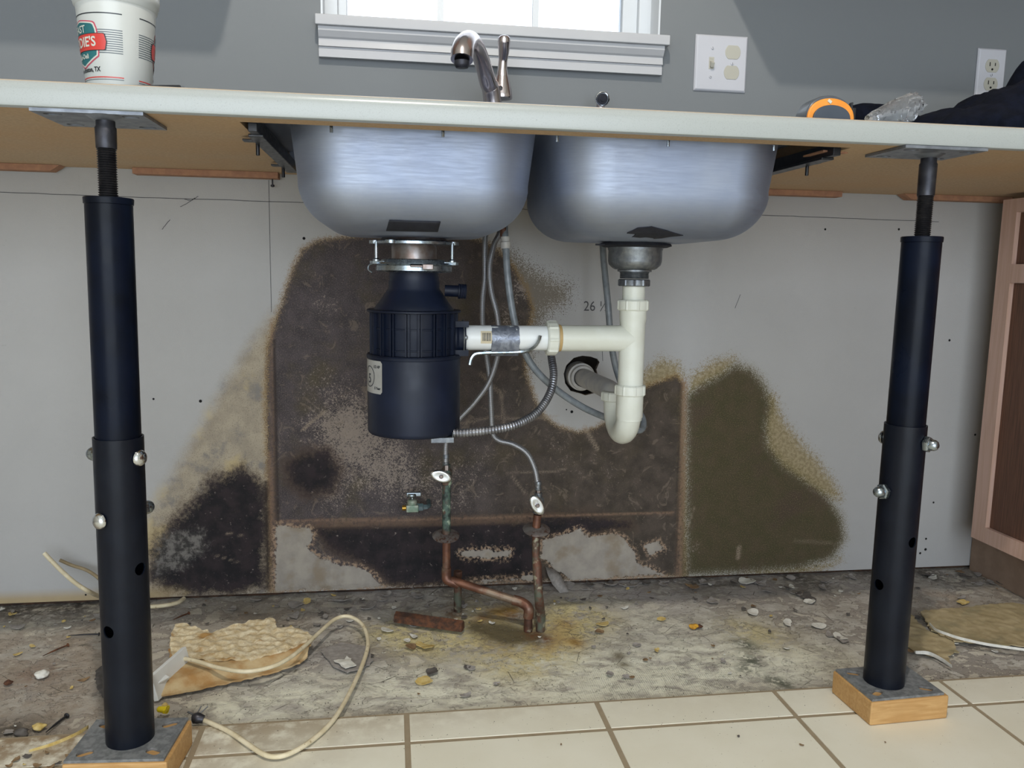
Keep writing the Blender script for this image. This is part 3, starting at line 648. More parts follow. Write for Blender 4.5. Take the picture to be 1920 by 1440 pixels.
# ================================================================== COUNTERTOP
SX0, SX1, SY0, SY1 = -0.195, 0.66, -0.588, -0.085     # sink cut-out
counter = thing('countertop', 'long white speckled laminate countertop propped on two black posts', 'countertop', (.2, -.32, CB))
cx0, cx1 = -1.25, 1.93
r = .013
prof = [(CF_Y+.012, CB), (CF_Y+.003, CB), (CF_Y+.0008, CB+.0012), (CF_Y, CB+.004)]
for k in range(7):
    a = PI/2*k/6; prof.append((CF_Y+r*(1-math.cos(a)), CT-r+r*math.sin(a)))
prof += [(-.60, CT), (-.60, CT-.0015), (CF_Y+.012, CT-.0015)]
mb = MB(); mb.rings([[(x, p[0], p[1]) for p in prof] for x in (cx0, cx1)])
for b in ((cx0, SX0, -.602, 0), (SX1, cx1, -.602, 0), (SX0, SX1, SY1, 0)): mb.box(*b, CT-.0015, CT)
mb.box(SX0, SX1, -.602, SY0, CT-.0015, CT)
mb.box(1.30, 1.93, -1.5, CF_Y+.02, CB, CT)
mb.build('laminate_surface', 'laminate', counter, sm=True, ang=30)
mb = MB()
for b in ((cx0, SX0, CF_Y+.006, -.002), (SX1, cx1, CF_Y+.006, -.002), (SX0, SX1, CF_Y+.006, SY0), (SX0, SX1, SY1, -.002)): mb.box(*b, CB+.0004, CT-.0016)
mb.build('substrate', 'particle_board', counter, sm=False, label='tan particle board underside')
# dark red-brown battens glued along the rear of the underside
def batten(u0, u1, v0, v1, lab, taper=0):
    a = AY(u0, v0, -.02); b = AY(u1, v1, -.02)
    mb = MB(); mb.box(a.x, b.x, -.035, -.006, CB-.0115, CB+.0002)
    if taper:
        i = [k for k in range(8) if (mb.v[k][0] > (a.x+b.x)/2) == (taper > 0) and mb.v[k][2] < CB-.005]
        for k in i: x, y, z = mb.v[k]; mb.v[k] = (x-.018*taper, y, z)
    o = mb.build('shim', 'shim', counter, sm=False, bevel=.0006)
    return o
batten(-60, 118, 305, 312, '', 1); batten(252, 523, 316, 330, ''); batten(1420, 1573, 356, 360, ''); batten(1688, 1890, 366, 372, '', -1)
mb = MB(); a = AZ(1560, 277, CB); mb.prism([(a.x, -.50), (a.x+.045, -.55), (a.x, -.56)], CB-.002, CB+.0004); mb.build('shim', 'shim', counter, sm=False)
mb = MB(); c = AY(511, 343, -.02); mb.lathe([(.0015, 0), (.0015, .012), (.0038, .013), (.004, .016), (.001, .0175)], (c.x, -.02, CB-.010), (0, 0, -1), 12)
mb.build('screw', 'dark_steel', counter)

# ================================================================== SINK
sink = thing('kitchen_sink', 'double bowl stainless steel sink hanging through the countertop', 'sink', (.22, -.36, CT))
def rrect(cx, cy, a, b, r, z, n=10):
    out = []
    for qx, qy, a0 in ((1, 1, 0), (-1, 1, PI/2), (-1, -1, PI), (1, -1, 3*PI/2)):
        for k in range(n+1):
            t = a0+PI/2*k/n; out.append(Vector((cx+qx*(a-r)+r*math.cos(t), cy+qy*(b-r)+r*math.sin(t), z)))
    return out
BY0, BY1 = -.565, -.165
def bowl(cx, hw, zb, nm, hole):
    cy, hb = (BY0+BY1)/2, (BY1-BY0)/2; rc = .085; rf = .072; rings = []
    zt_ = CT-.002
    rings.append(rrect(cx, cy, hw+.007, hb+.010, .002, zt_+.0012)); rings.append(rrect(cx, cy, hw+.006, hb+.006, rc+.006, zt_))
    for z in (zt_-.004, .88, .85, zb+rf):
        k = (zt_-z)/(zt_-zb-rf); ins = .010*k; rings.append(rrect(cx, cy, hw-ins, hb-ins, rc-.2*ins, z))
    for i in range(1, 13):
        t = PI/2*i/12; ins = .010+rf*(1-math.cos(t)); z = zb+rf*(1-math.sin(t)); rings.append(rrect(cx, cy, hw-ins, hb-ins, max(rc-ins*.65, .03), z))
    a0, b0 = hw-.010-rf, hb-.010-rf
    for k in (.8, .6, .45):
        rings.append(rrect(cx, cy, max(a0*k, .05), max(b0*k, .05), max(.03*k+.02, .035), zb-.002*(1-k)*1.5))
    rings.append([Vector((cx+.046*math.cos(a), cy+.046*math.sin(a), zb-.003)) for a in angs(11)])
    mb = MB(); mb.rings(rings, True, (False, True)); return mb.build(nm, 'stainless', sink, ang=60, solid=.0012)
def angs(m):
    out = []
    for q in range(4):
        for k in range(m): out.append(PI/2*q+PI/2*k/(m-1))
    return out
ZB = .746; LXC, RXC, BYC = .0345, .4155, -.345
BY0, BY1 = BYC-.212, BYC+.190
lbc = (BY0+BY1)/2
bowl(.0345, .180, ZB, 'bowl', 0); bowl(.4145, .182, ZB, 'bowl', 0)
mb = MB()
for b in ((SX0-.012, -.152, -.604, -.040), (.602, SX1+.012, -.604, -.040), (-.152, .602, -.604, BY0-.004), (-.152, .602, BY1+.004, -.040), (.2195, .2275, BY0-.004, BY1+.004)): mb.box(*b, CT+.0003, CT+.0028)
mb.build('rim', 'stainless', sink, sm=False, bevel=.0008)
for ya, yb in ((SY0+.003, SY0+.006), (SY1-.006, SY1-.003)):
    mb = MB(); mb.box(SX0+.004, SX1-.004, ya, yb, CB+.008, CT); mb.build('rim_flange', 'stainless', sink, sm=False)
# side mounting rails with clips
def rail(x, sgn):
    mb = MB(); xa = x
    mb.box(xa-.006, xa+.006, -.575, -.115, CB-.009, CB+.010); mb.box(xa-.010, xa+.010, -.55, -.14, CB-.012, CB-.008)
    mb.build('mounting_rail', 'black_plastic', sink, sm=False, bevel=.001)
    for y in (-.47, -.19):
        mb = MB(); mb.box(min(xa, xa-sgn*.030), max(xa, xa-sgn*.030), y-.008, y+.008, CB-.007, CB-.004); mb.lathe([(.003, 0), (.003, .026)], (xa-sgn*.010, y, CB-.026), (0, 0, 1), 8)
        mb.build('clip', 'black_plastic', sink, sm=False, bevel=.0008)
rail(SX0+.014, 1); rail(SX1-.014, -1)
for u, v in ((622, 240), (1043, 262), (1447, 274), (830, 250), (1250, 266)):
    c = AY(u, v, -.572); mb = MB(); mb.lathe([(.0022, 0), (.0022, .03)], (c.x, -.579, CB-.007), (0, 0, 1), 8); mb.build('clip_screw', 'zinc', sink)
# black sound pads under each bowl
def on_bowl(u, v):
    # where the sight line meets the curved underside of a bowl (front fillet, then the flat bottom)
    d = ray(u, v); rf = .072; y0 = BY0+.010+rf; last = None
    for k in range(900):
        y = BY0-.01+k*.0004; t = (y-CAM[1])/d[1]; p = CAM+d*t
        zs = ZB if y >= y0 else ZB+rf*(1-math.sqrt(max(1-((y0-y)/rf)**2, 0)))
        if y > BY0+.011 and p[2] >= zs: return Vector(p)-Vector(d)*.0022
        if y > y0+.12: break
    return Vector(p)
def pad_grid(corners, n, m, lab, jag=0):
    (a, b, c, e) = corners; vs = []; fs = []
    for i in range(n+1):
        for j in range(m+1):
            s_, t_ = i/n, j/m
            u = (a[0]*(1-s_)+b[0]*s_)*(1-t_)+(e[0]*(1-s_)+c[0]*s_)*t_; v = (a[1]*(1-s_)+b[1]*s_)*(1-t_)+(e[1]*(1-s_)+c[1]*s_)*t_
            vs.append(on_bowl(u, v))
            if i and j: q = i*(m+1)+j; fs.append((q, q-1, q-m-2, q-m-1))
    mb = MB(); mb.add(vs, fs); return mb.build('sound_pad', 'rubber', sink, sm=True, solid=.002, label=lab)
pad_grid(((730, 413), (826, 416), (821, 434), (724, 432)), 10, 8, 'black rectangular rubber pad')
Q = [(1163,447),(1176,436),(1196,427),(1222,425),(1250,432),(1281,441),(1258,443),(1240,446),(1212,448),(1185,449)]
pts = [on_bowl(u, v) for u, v in Q]; cc = on_bowl(1210, 439)
mb = MB(); ring_ = [on_bowl((u+1210)/2, (v+439)/2) for u, v in Q]; n_ = len(Q)
mb.add(pts+ring_+[cc], [(i, (i+1) % n_, n_+(i+1) % n_, n_+i) for i in range(n_)]+[(n_+i, n_+(i+1) % n_, 2*n_) for i in range(n_)])
mb.build('sound_pad', 'rubber', sink, sm=False, solid=.002, label='ragged peeling black rubber pad')
# strainer basket under the right bowl
mb = MB(); mb.lathe([(.060, .0), (.062, -.004), (.055, -.0065), (.05, -.007)], (RXC, BYC, ZB-.004), (0, 0, 1), 40)
mb.prism([(RXC-.060, BYC), (RXC-.074, BYC-.012), (RXC-.055, BYC-.02)], ZB-.009, ZB-.006); mb.build('gasket', 'rubber', sink)
mb = MB(); mb.lathe([(.047, 0), (.0475, -.003), (.0462, -.006), (.0462, -.024), (.0445, -.030), (.038, -.036), (.034, -.038)], (RXC, BYC, ZB-.0105), (0, 0, 1), 40)
so = mb.build('strainer_cup', 'old_metal', sink)
mb = MB(); z0 = ZB-.048; prof = [(.026, 0), (.0295, -.001), (.0295, -.004), (.025, -.005)]
for k in range(5): prof += [(.0255, -.006-k*.0022), (.0240, -.0071-k*.0022)]
mb.lathe(prof, (RXC, BYC, z0), (0, 0, 1), 36); mb.build('threaded_outlet', 'old_metal', so)
def ribbed_nut(mb, c, R, h, d=(0, 0, 1), nr=8, n=48):
    c = Vector(c); d = Vector(d).normalized(); u = d.orthogonal().normalized() if abs(d.z) < .9 else Vector((1, 0, 0)); w_ = d.cross(u); rings = []
    for t, k in ((0, .93), (.12, 1), (.88, 1), (1, .93)):
        ring = []
        for j in range(n*2):
            a = 2*PI*j/(n*2); q = (a*nr/(2*PI)) % 1; rr = R*k*(1.045 if q < .16 else 1.0)
            ring.append(c+d*(t-.5)*h+rr*(math.cos(a)*u+math.sin(a)*w_))
        rings.append(ring)
    mb.rings(rings)
mb = MB(); ribbed_nut(mb, (RXC, BYC, ZB-.071), .0275, .012, nr=10); mb.build('strainer_nut', 'old_metal', so)

# ================================================================== DISPOSAL
DX, DY = .0365, -.345
disp = thing('garbage_disposal', 'dark blue black food waste disposal unit bolted under the left bowl', 'garbage disposal', (DX, DY, .415))
Z = lambda v: AY(780, v, -.345).z
# sink flange and support ring
mb = MB(); mb.lathe([(.052, 0), (.054, -.003), (.050, -.006)], (DX, DY, ZB-.0035), (0, 0, 1), 40); mb.build('sink_flange', 'rusty_collar', disp)
mb = MB(); mb.lathe([(.063, 0), (.066, -.0015), (.066, -.0055), (.045, -.006)], (DX, DY, .7375), (0, 0, 1), 48)
for a in (-.15, 2.2, PI+.15): mb.lathe([(.010, 0), (.010, -.005)], (DX+.064*math.cos(a), DY-abs(.064*math.sin(a))*1, .737), (0, 0, 1), 16)
mb.build('support_ring', 'zinc', disp, ang=30)
mb = MB(); mb.lathe([(.036, 0), (.0375, -.004), (.0375, -.030), (.042, -.032)], (DX, DY, .733), (0, 0, 1), 40); mb.build('neck_collar', 'rusty_collar', disp)
for a in (-.35, 2.0, PI+.35):
    px, py = DX+.0655*math.cos(a), DY+.0655*math.sin(a)
    mb = MB(); mb.lathe([(.0028, 0), (.0028, .030), ], (px, py, .705), (0, 0, 1), 12); mb.lathe([(.0045, 0), (.006, .001), (.006, .006), (.0035, .008)], (px, py, .7005), (0, 0, 1), 16); mb.build('mounting_screw', 'zinc', disp)
mb = MB(); mb.lathe([(.046, .7075), (.050, .708), (.054, .7065), (.056, .7025), (.066, .702), (.067, .6995), (.062, .697), (.050, .697)], (DX, DY, 0), (0, 0, 1), 48)
for a in (-.35, 2.0, PI+.35): mb.obox(Vector((DX+.062*math.cos(a), DY+.062*math.sin(a), .7015)), (.024, .015, .0045), a)
mb.build('mounting_ring', 'zinc', disp, ang=30)
mb = MB(); mb.lathe([(.058, .698), (.0625, .697), (.0632, .689), (.060, .6865), (.052, .686)], (DX, DY, 0), (0, 0, 1), 48); mb.build('clamp_band', 'zinc', disp, ang=30)
mb = MB(); mb.obox((DX+.020, DY-.064, .6955), (.017, .010, .0085)); mb.obox((DX+.002, DY-.0645, .6965), (.02, .006, .003)); mb.build('clamp_latch', 'rusty_collar', disp, bevel=.001)
mb = MB(); mb.tube([(DX-.066, DY-.01, .700), (DX-.0735, DY-.012, .697), (DX-.075, DY-.012, .690), (DX-.069, DY-.012, .685)], .0010, 8, 3)
mb.build('spring_hook', 'zinc', disp)
prof = [(.040, .690), (.0415, .688), (.0405, .682), (.0415, .678), (.041, .674), (.0425, .671), (.0422, .660), (.046, .655), (.058, .637), (.0665, .626), (.0668, .6235)]
mb = MB(); mb.lathe(prof, (DX, DY, 0), (0, 0, 1), 64); hopper = mb.build('hopper', 'disposal_black', disp, ang=40)
mb = MB(); mb.lathe([(.066, .6255), (.0775, .6250), (.0785, .624), (.0785, .6215), (.069, .6205), (.0685, .552), (.0775, .5515), (.079, .5495), (.079, .5455), (.070, .545)], (DX, DY, 0), (0, 0, 1), 72)
for k in range(10):
    a0 = 2*PI*k/10-.35
    for da in (-.17, -.10, .10, .17):
        a = a0+da; mb.obox(Vector((DX+.0705*math.cos(a), DY+.0705*math.sin(a), .586)), (.007, .0022, .068), a)
mb.lathe([(.069, .5965), (.0702, .596), (.0702, .5945), (.069, .594)], (DX, DY, 0), (0, 0, 1), 72); mb.lathe([(.069, .562), (.0702, .5615), (.0702, .560), (.069, .5595)], (DX, DY, 0), (0, 0, 1), 72)
mb.build('body_ring', 'disposal_plastic', disp, ang=30)
mb = MB(); mb.lathe([(.074, .546), (.0772, .545), (.0778, .543), (.0778, .425), (.0772, .4205), (.075, .4180), (.06, .4150), (.0, .414)], (DX, DY, 0), (0, 0, 1), 80); can = mb.build('motor_housing', 'disposal_black', disp, ang=40)
# dishwasher inlet spout
c = AY(850, 545, -.36)
mb = MB(); mb.lathe([(.0095, 0), (.0095, .022), (.0125, .0225), (.0125, .025), (.0115, .0255)]+[(.0125-.0010*(k % 2), .026+k*.002) for k in range(6)], (DX+.050, -.362, c.z), (1, -.05, -.03), 24); mb.build('dishwasher_inlet', 'disposal_plastic', disp)
# outlet boss and flange
oz = AY(865, 633, -.345).z
mb = MB(); mb.lathe([(.029, 0), (.029, .018), (.026, .022), (.026, .034)], (DX+.052, DY, oz), (1, 0, 0), 32); mb.obox((DX+.075, DY-.018, oz+.024), (.03, .012, .010)); mb.obox((DX+.075, DY-.018, oz-.024), (.03, .012, .010)); mb.build('outlet_boss', 'disposal_plastic', disp)
FXp = AY(869, 633, -.345).x
mb = MB(); mb.lathe([(.0215, 0), (.031, 0), (.0315, .001), (.031, .002), (.0215, .002)], (FXp-.002, DY, oz), (1, 0, 0), 40, (False, False)); mb.lathe([(.004, 0), (.0045, .003), (.002, .005)], (FXp, DY-.0245, oz+.002), (1, 0, 0), 16); mb.lathe([(.004, 0), (.0045, .003), (.002, .005)], (FXp, DY+.0245, oz+.002), (1, 0, 0), 16); mb.build('outlet_flange', 'old_metal', disp)
# cable clamp plate at the bottom
c = AY(829, 815, -.385)
mb = MB(); mb.obox((c.x, -.385, .4115), (.038, .024, .009)); mb.obox((c.x+.017, -.385, .416), (.0015, .024, .018)); mb.build('cable_clamp', 'old_metal', disp, bevel=.0015)
# silver sticker wrapped on the housing
def cylwrap(vs, cx, cy, r, a0, zc, flip=1):
    # vs: (s,z) flat; angle measured from -y toward +x
    return [(cx+r*math.sin(a0+s/r), cy-r*math.cos(a0+s/r), zc+z) for s, z in vs]
RS = .0782; az = AY(700, 703, -.36).z
def rr2(w_, h, r, n=5):
    out = []
    for qx, qy, a0 in ((1, 1, 0), (-1, 1, PI/2), (-1, -1, PI), (1, -1, 3*PI/2)):
        for k in range(n+1): t = a0+PI/2*k/n; out.append((qx*(w_/2-r)+r*math.cos(t), qy*(h/2-r)+r*math.sin(t)))
    return out
AC = -1.19
def wrap_grid(w_, h, r, n=20):
    mb = MB(); vs = []; fs = []
    for i in range(n+1):
        s = -w_/2+w_*i/n; e = max(0, abs(s)-(w_/2-r)); hh = h/2-(r-math.sqrt(max(r*r-e*e, 0))); vs += [(s, -hh), (s, hh)]
        if i: fs.append((2*i-2, 2*i, 2*i+1, 2*i-1))
    return vs, fs
vs, fs = wrap_grid(.070, .054, .004); mb = MB(); mb.add(cylwrap(vs, DX, DY, RS, AC, az), fs); lab = mb.build('sticker', 'label_silver', disp, label='silver sticker with rounded corners')
mb = MB()
for txt, s, z, sz in (('1/2 HP', .022, .017, .0062), ('5 Year', .024, -.018, .0058), ('5', .0, -.004, .022), ('BADGER', 0, .008, .004)):
    if txt == 'BADGER': continue
    vs, fs = text2d(txt, sz, .0002); mb.add(cylwrap([(x+s, y+z) for x, y in vs], DX, DY, RS+.0004, AC, az), fs)
ring = [(.0165*math.cos(2*PI*k/40)*k2, .0175*math.sin(2*PI*k/40)*k2) for k in range(40) for k2 in (1, .92)]
mb.add(cylwrap(ring, DX, DY, RS+.0004, AC, az), [(2*k, 2*k+1, (2*k+3) % 80, (2*k+2) % 80) for k in range(40)])
mb.build('lettering', 'ink_black', lab, sm=False)

# ================================================================== FLEXIBLE CONDUIT
pts = [AY(850, 812, -.385), AY(880, 811, -.385), AY(925, 806, -.38), AY(965, 797, -.365), AY(1005, 775, -.33), AY(1030, 740, -.29), AY(1038, 705, -.26), AY(1034, 670, -.22), AY(1030, 640, -.15), AY(1028, 625, -.05), AY(1027, 620, .006)]
P2, _ = catmull([Vector(p) for p in pts], 1, 14); P2 = resample(P2, .0011)
rr_ = [.0064+(.0011 if (i % 5) in (0, 1, 2) else -.0006) for i in range(len(P2))]
mb = MB(); mb.tube(P2, rr_, 12); o = mb.build('flexible_conduit', 'conduit', ang=80); setp(o, 'corrugated grey metal conduit curving from disposal bottom to the wall', 'conduit')

# ================================================================== DRAIN PIPES
drain = thing('drain_pipe', 'cream and white plastic drain pipe and trap below the right bowl', 'drain pipe', (RXC, BYC, .376))
zz = lambda v: AY(1182, v, BYC).z
mb = MB(); mb.lathe([(.0195, zz(620)), (.0195, ZB-.075)], (RXC, BYC, 0), (0, 0, 1), 32); mb.build('tailpiece', 'pvc_old', drain)
mb = MB(); ribbed_nut(mb, (RXC, BYC, zz(572)), .0272, .0185); mb.build('slip_nut', 'pvc_old', drain)
zt_, zn2 = zz(582), zz(731)
mb = MB(); mb.lathe([(.0235, zt_), (.0235, zt_-.014), (.0222, zt_-.024), (.0222, zn2)], (RXC, BYC, 0), (0, 0, 1), 36)
AZ0 = oz
mb.lathe([(.0225, 0), (.0225, -.10), (.0225, -(RXC-AY(1034, 630, BYC).x)+.004)], (RXC, BYC, AZ0), (1, 0, 0), 36); mb.build('tee_fitting', 'pvc_old', drain, ang=50)
nx = AY(1034, 630, BYC).x
mb = MB(); ribbed_nut(mb, (nx, BYC, AZ0), .0290, .0190, (1, 0, 0), 8); mb.build('slip_nut', 'pvc_old', drain)
mb = MB(); mb.lathe([(.0228, 0), (.0235, .002), (.0235, .005), (.0228, .006)], (nx+.010, BYC, AZ0), (1, 0, 0), 32); mb.build('washer', simple('aged_washer', '#b89a68', .6), drain)
ta = AY(920, 630, BYC).x; tb = AY(971, 630, BYC).x
mb = MB(); mb.lathe([(.0212, 0), (.0212, nx-FXp)], (FXp, BYC, AZ0), (1, 0, 0), 36); arm = mb.build('waste_arm', 'pvc_new', drain)
mb = MB(); n = 40; rings = []
for i in range(11):
    x = ta+(tb-ta)*i/10; rings.append([Vector((x+.0015*mnoise.noise(Vector((j*.4, 0, 2))), BYC+(.0222+.0005*mnoise.noise(Vector((i*.6, j*.5, 5))))*math.cos(2*PI*j/n), AZ0-.0015+(.0228+(.0068*max(0, -math.sin(2*PI*j/n)-.45)/.55)+.0005*mnoise.noise(Vector((i*.6, j*.5, 0))))*math.sin(2*PI*j/n))) for j in range(n)])
mb.rings(rings); o = mb.build('duct_tape', 'duct_tape', arm, label='grey duct tape wrapped round the arm', ang=70)
# price sticker with bars on the white arm
def armwrap(vs, xc, a0, r): return [(xc+x, BYC-r*math.cos(a0+y/r), AZ0+r*math.sin(a0+y/r)) for x, y in vs]
xb = AY(909, 632, BYC).x
vs = []; fs = []
for i in range(11): y = -.011+.022*i/10; vs += [(-.009, y), (.010, y)]; fs += [(2*i-2, 2*i-1, 2*i+1, 2*i)] if i else []
mb = MB(); mb.add(armwrap(vs, xb, .12, .0214), fs); st = mb.build('price_sticker', simple('sticker_cream', '#c9bda2', .6), arm)
mb = MB(); x = -.0065
for wdt in (1, .5, 1.6, .6, 1, .5, 1.8, .7, 1, 1.4, .6): 
    vs = []; fs = []
    for i in range(7): y = -.0065+.014*i/6; vs += [(x, y), (x+wdt*.0008, y)]; fs += [(2*i-2, 2*i-1, 2*i+1, 2*i)] if i else []
    mb.add(armwrap(vs, xb, .12, .0216), fs); x += wdt*.0008+.0006
mb.build('bar_lines', 'ink_black', st, sm=False)
# trap
mb = MB(); ribbed_nut(mb, (RXC, BYC, zn2), .0272, .0185); mb.build('slip_nut', 'pvc_old', drain)
z1_ = zn2-.009
mb = MB(); mb.lathe([(.0238, z1_), (.0238, zz(781)), (.0222, zz(783)), (.0222, zz(787))], (RXC, BYC, 0), (0, 0, 1), 36)
zc = zz(843)+.0222; ub = .0525; path = [(RXC, BYC, zz(784))]
zcen = zc+ub
for k in range(0, 17): t = PI*k/16; path.append((RXC+.003*k/16, BYC+ub-ub*math.cos(t), zcen-ub*math.sin(t)))
path.append((RXC+.003, BYC+2*ub, zcen+.010))
mb.tube(path, .0215, 28); mb.build('trap_bend', 'pvc_old', drain, ang=60)
bx, by = RXC+.003, BYC+2*ub
mb = MB(); ribbed_nut(mb, (bx, by, zcen+.006), .0265, .0175); mb.build('slip_nut', 'pvc_old', drain)
wz = AY(1095, 708, -.02).z; wx = AY(1092, 707, -.01).x
path = [(bx, by, zcen+.004)]; re = .038
for k in range(0, 9): t = PI/2*k/8; path.append((bx+(wx-bx)*.2*k/8, by+re-re*math.cos(t), wz-re+re*math.sin(t)))
path += [(wx, -.02, wz), (wx, .03, wz)]
mb = MB(); mb.tube(path, .0195, 28); mb.build('trap_arm', 'pvc_grey', drain, ang=60)
mb = MB(); mb.lathe([(.0200, 0), (.0255, 0), (.0262, .003), (.0262, .012), (.0300, .013), (.0305, .05), (.0200, .05)], (wx-.002, -.024, wz), (0, 1, 0), 36, (False, False)); mb.build('wall_collar', 'pvc_grey', drain)

# bent hex wrench held by the tape
wp = [AY(881, 684, -.356), AY(884, 672, -.356), AY(891, 664, -.356), AY(905, 662, -.356), AY(925, 661, -.356), AY(970, 660, -.357), AY(988, 658, -.362), AY(1002, 650, -.370), AY(1010, 639, -.3725), AY(1013, 629, -.3725)]
mb = MB(); mb.tube(wp, .0030, 6, 4); o = mb.build('hex_wrench', 'zinc', ang=30); setp(o, 'bent steel hex wrench taped along the white waste arm', 'wrench')

# ================================================================== WATER HOSES
def hose(name, pts, r, mat, lab, cat, ends=(), n=16, step=.004):
    P, _ = catmull([Vector(p) for p in pts], 1, 12); P = resample(P, step)
    t = thing(name, lab, cat, tuple(pts[-1]))
    mb = MB(); mb.tube(P, r, n); mb.build('tube', mat, t, ang=80)
    return t, P
A = [(.186, -.088, CT-.025), AY(938, 420, -.12), AY(926, 460, -.13), AY(918, 500, -.14), AY(921, 545, -.15), AY(932, 590, -.155), AY(936, 640, -.155), AY(930, 680, -.155), AY(915, 720, -.155), AY(890, 755, -.155), AY(862, 785, -.155), AY(842, 812, -.155), AY(836, 835, -.155), AY(836, 868, -.155)]
hl, P = hose('braided_hose', A, .0054, 'braid', 'braided steel supply hose ending at the left shutoff valve', 'hose')
def ferrule(t, p, d, h=.022, r=.0062, m='old_metal'):
    mb = MB(); mb.lathe([(r*.9, 0), (r, .001), (r, h*.25), (r*.85, h*.3), (r*.85, h*.6), (r, h*.65), (r, h*.95), (r*.9, h)], p, d, 20); mb.build('ferrule', m, t)
ferrule(hl, AY(836, 872, -.155), (0, 0, 1)); mb = MB(); a = AY(837, 886, -.155); mb.lathe([(.0058, 0), (.0058, .015)], a, (0, 0, 1), 6); mb.build('hex_nut', 'rusty_collar', hl)
B = [(.206, -.088, CT-.025), AY(912, 430, -.11), AY(909, 470, -.12), AY(909, 520, -.13), AY(905, 560, -.135), AY(905, 610, -.14), AY(911, 660, -.14), AY(918, 710, -.145), AY(921, 770, -.15), AY(924, 812, -.155), AY(936, 826, -.16), AY(962, 833, -.17), AY(988, 850, -.18), AY(1003, 880, -.19), AY(1009, 915, -.195)]
hr, P = hose('braided_hose', B, .0054, 'braid', 'braided steel supply hose curving to the right shutoff valve', 'hose')
ferrule(hr, AY(1009, 919, -.195), (0, 0, 1), .018); mb = MB(); a = AY(1009, 928, -.195); mb.lathe([(.0055, 0), (.0055, .010)], a, (0, 0, 1), 6); mb.build('hex_nut', 'rusty_collar', hr)
# third stiff riser beside them, up to the faucet
Cc = [(.196, -.080, CT-.02), AY(944, 400, -.10), AY(938, 425, -.115), AY(928, 455, -.125), AY(919, 500, -.16), AY(908, 560, -.165), AY(906, 610, -.165), AY(908, 655, -.165)]
# sprayer hose: down from the faucet, behind the waste arm, under the trap and back up to the sprayer
S = [(.215, -.10, CT-.06), AY(946, 430, -.19), AY(948, 455, -.20), AY(952, 520, -.21), AY(962, 590, -.215), AY(975, 640, -.22), AY(1000, 688, -.22), AY(1040, 728, -.215), AY(1090, 762, -.205), AY(1140, 785, -.19), AY(1180, 803, -.17), AY(1202, 806, -.15), AY(1206, 788, -.13), AY(1193, 765, -.12), AY(1170, 730, -.12), AY(1155, 690, -.12), AY(1146, 640, -.12), AY(1140, 570, -.115), AY(1134, 510, -.10), AY(1130, 455, -.09), (.42, -.075, CT-.03)]
sp, P = hose('spray_hose', S, .0066, 'hose_grey', 'grey reinforced vinyl sprayer hose looping under the drain trap', 'hose')
mb = MB(); a = AY(948, 466, -.20); mb.lathe([(.0085, 0), (.0095, .002), (.0095, .012), (.0075, .013), (.0085, .016), (.0085, .022)], a, (-.05, 0, 1), 24); mb.build('connector', 'pvc_grey', sp)
mb = MB(); a = AY(946, 450, -.197); mb.lathe([(.0072, 0), (.0076, .012), (.0055, .022), (.005, .03)], a, (-.12, .1, 1), 20); mb.build('adapter', simple('aged_brass', '#6a4a3c', .5, .5), sp)

# ================================================================== COPPER SUPPLY PIPES
def valve_handle(par, c, R, ang, mat='chrome', sz=(.0205, .010)):
    # oval cupped handle facing the room
    n = 36; rings = []
    ca, sa = math.cos(ang), math.sin(ang)
    for f, d in ((.55, .004), (.93, .003), (1.0, .0008), (.985, -.0010), (.94, -.0024), (.86, -.0034), (.74, -.0040), (.58, -.0038), (.40, -.0034), (.20, -.0032)):
        rings.append([Vector((c[0]+(sz[0]*f*math.cos(t)*ca-sz[1]*f*math.sin(t)*sa), c[1]+d, c[2]+(sz[0]*f*math.cos(t)*sa+sz[1]*f*math.sin(t)*ca))) for t in [2*PI*k/n for k in range(n)]])
    mb = MB(); mb.rings(rings); h = mb.build('handle', mat, par, ang=50)
    mb = MB(); mb.lathe([(.0042, 0), (.0042, .002), (.003, .003)], (c[0], c[1]-.0035, c[2]), (0, -1, 0), 16); mb.build('screw', 'rusty_collar', h); return h
y1 = -.150
lp = thing('copper_pipe', 'corroded copper supply pipe with a jog, coming up left of the pair', 'pipe', tuple(AZ(990, 1185, SLAB)))
a = AY(837, 905, y1); b = AY(837, 1000, y1); c = AY(837, 1078, y1)
mb = MB(); mb.tube([a, b], .0085, 20); mb.build('upper_section', 'copper_green', lp)
mb = MB(); mb.tube([b, c+Vector((0, 0, .012))], .0082, 20); mb.build('middle_section', 'copper_clean', lp)
e1 = AY(842, 1088, y1-.004); e2 = AZ(968, 1126, .032); base = AZ(990, 1183, SLAB)
top = Vector((base.x, base.y, .045))
mb = MB(); mb.tube([c+Vector((0, 0, .016)), c, c+Vector((.003, -.003, -.010)), e1+Vector((.02, -.004, -.008))], [.0098, .0098, .0098, .0094], 20, 4); mb.build('elbow', 'copper_clean', lp)
c2 = c+Vector((.01, -.004, -.010)); e2 = Vector((base.x-.012, base.y+.01, .045))
mb = MB(); mb.tube([c2, e2], .0082, 20); mb.build('sloping_section', 'copper_clean', lp)
mb = MB(); mb.tube([e2+(c2-e2)*.12, e2, Vector((base.x, base.y, .037)), Vector((base.x, base.y, .018))], .0102, 20, 5); mb.build('elbow', 'copper_clean', lp)
mb = MB(); mb.tube([(base.x, base.y, .034), (base.x, base.y, SLAB)], .0085, 20); mb.build('stub_section', 'copper', lp)
def escutcheon(par, c, r=.0272):
    mb = MB(); mb.lathe([(.0088, .004), (.012, .003), (.020, .0015), (r, -.003), (r-.0005, -.004), (.018, .0), (.010, .001)], c, (0, -.25, 1), 40, (False, False)); mb.build('escutcheon', 'escutcheon', par, ang=60)
escutcheon(lp, AY(836, 1002, y1))
ry = -.195
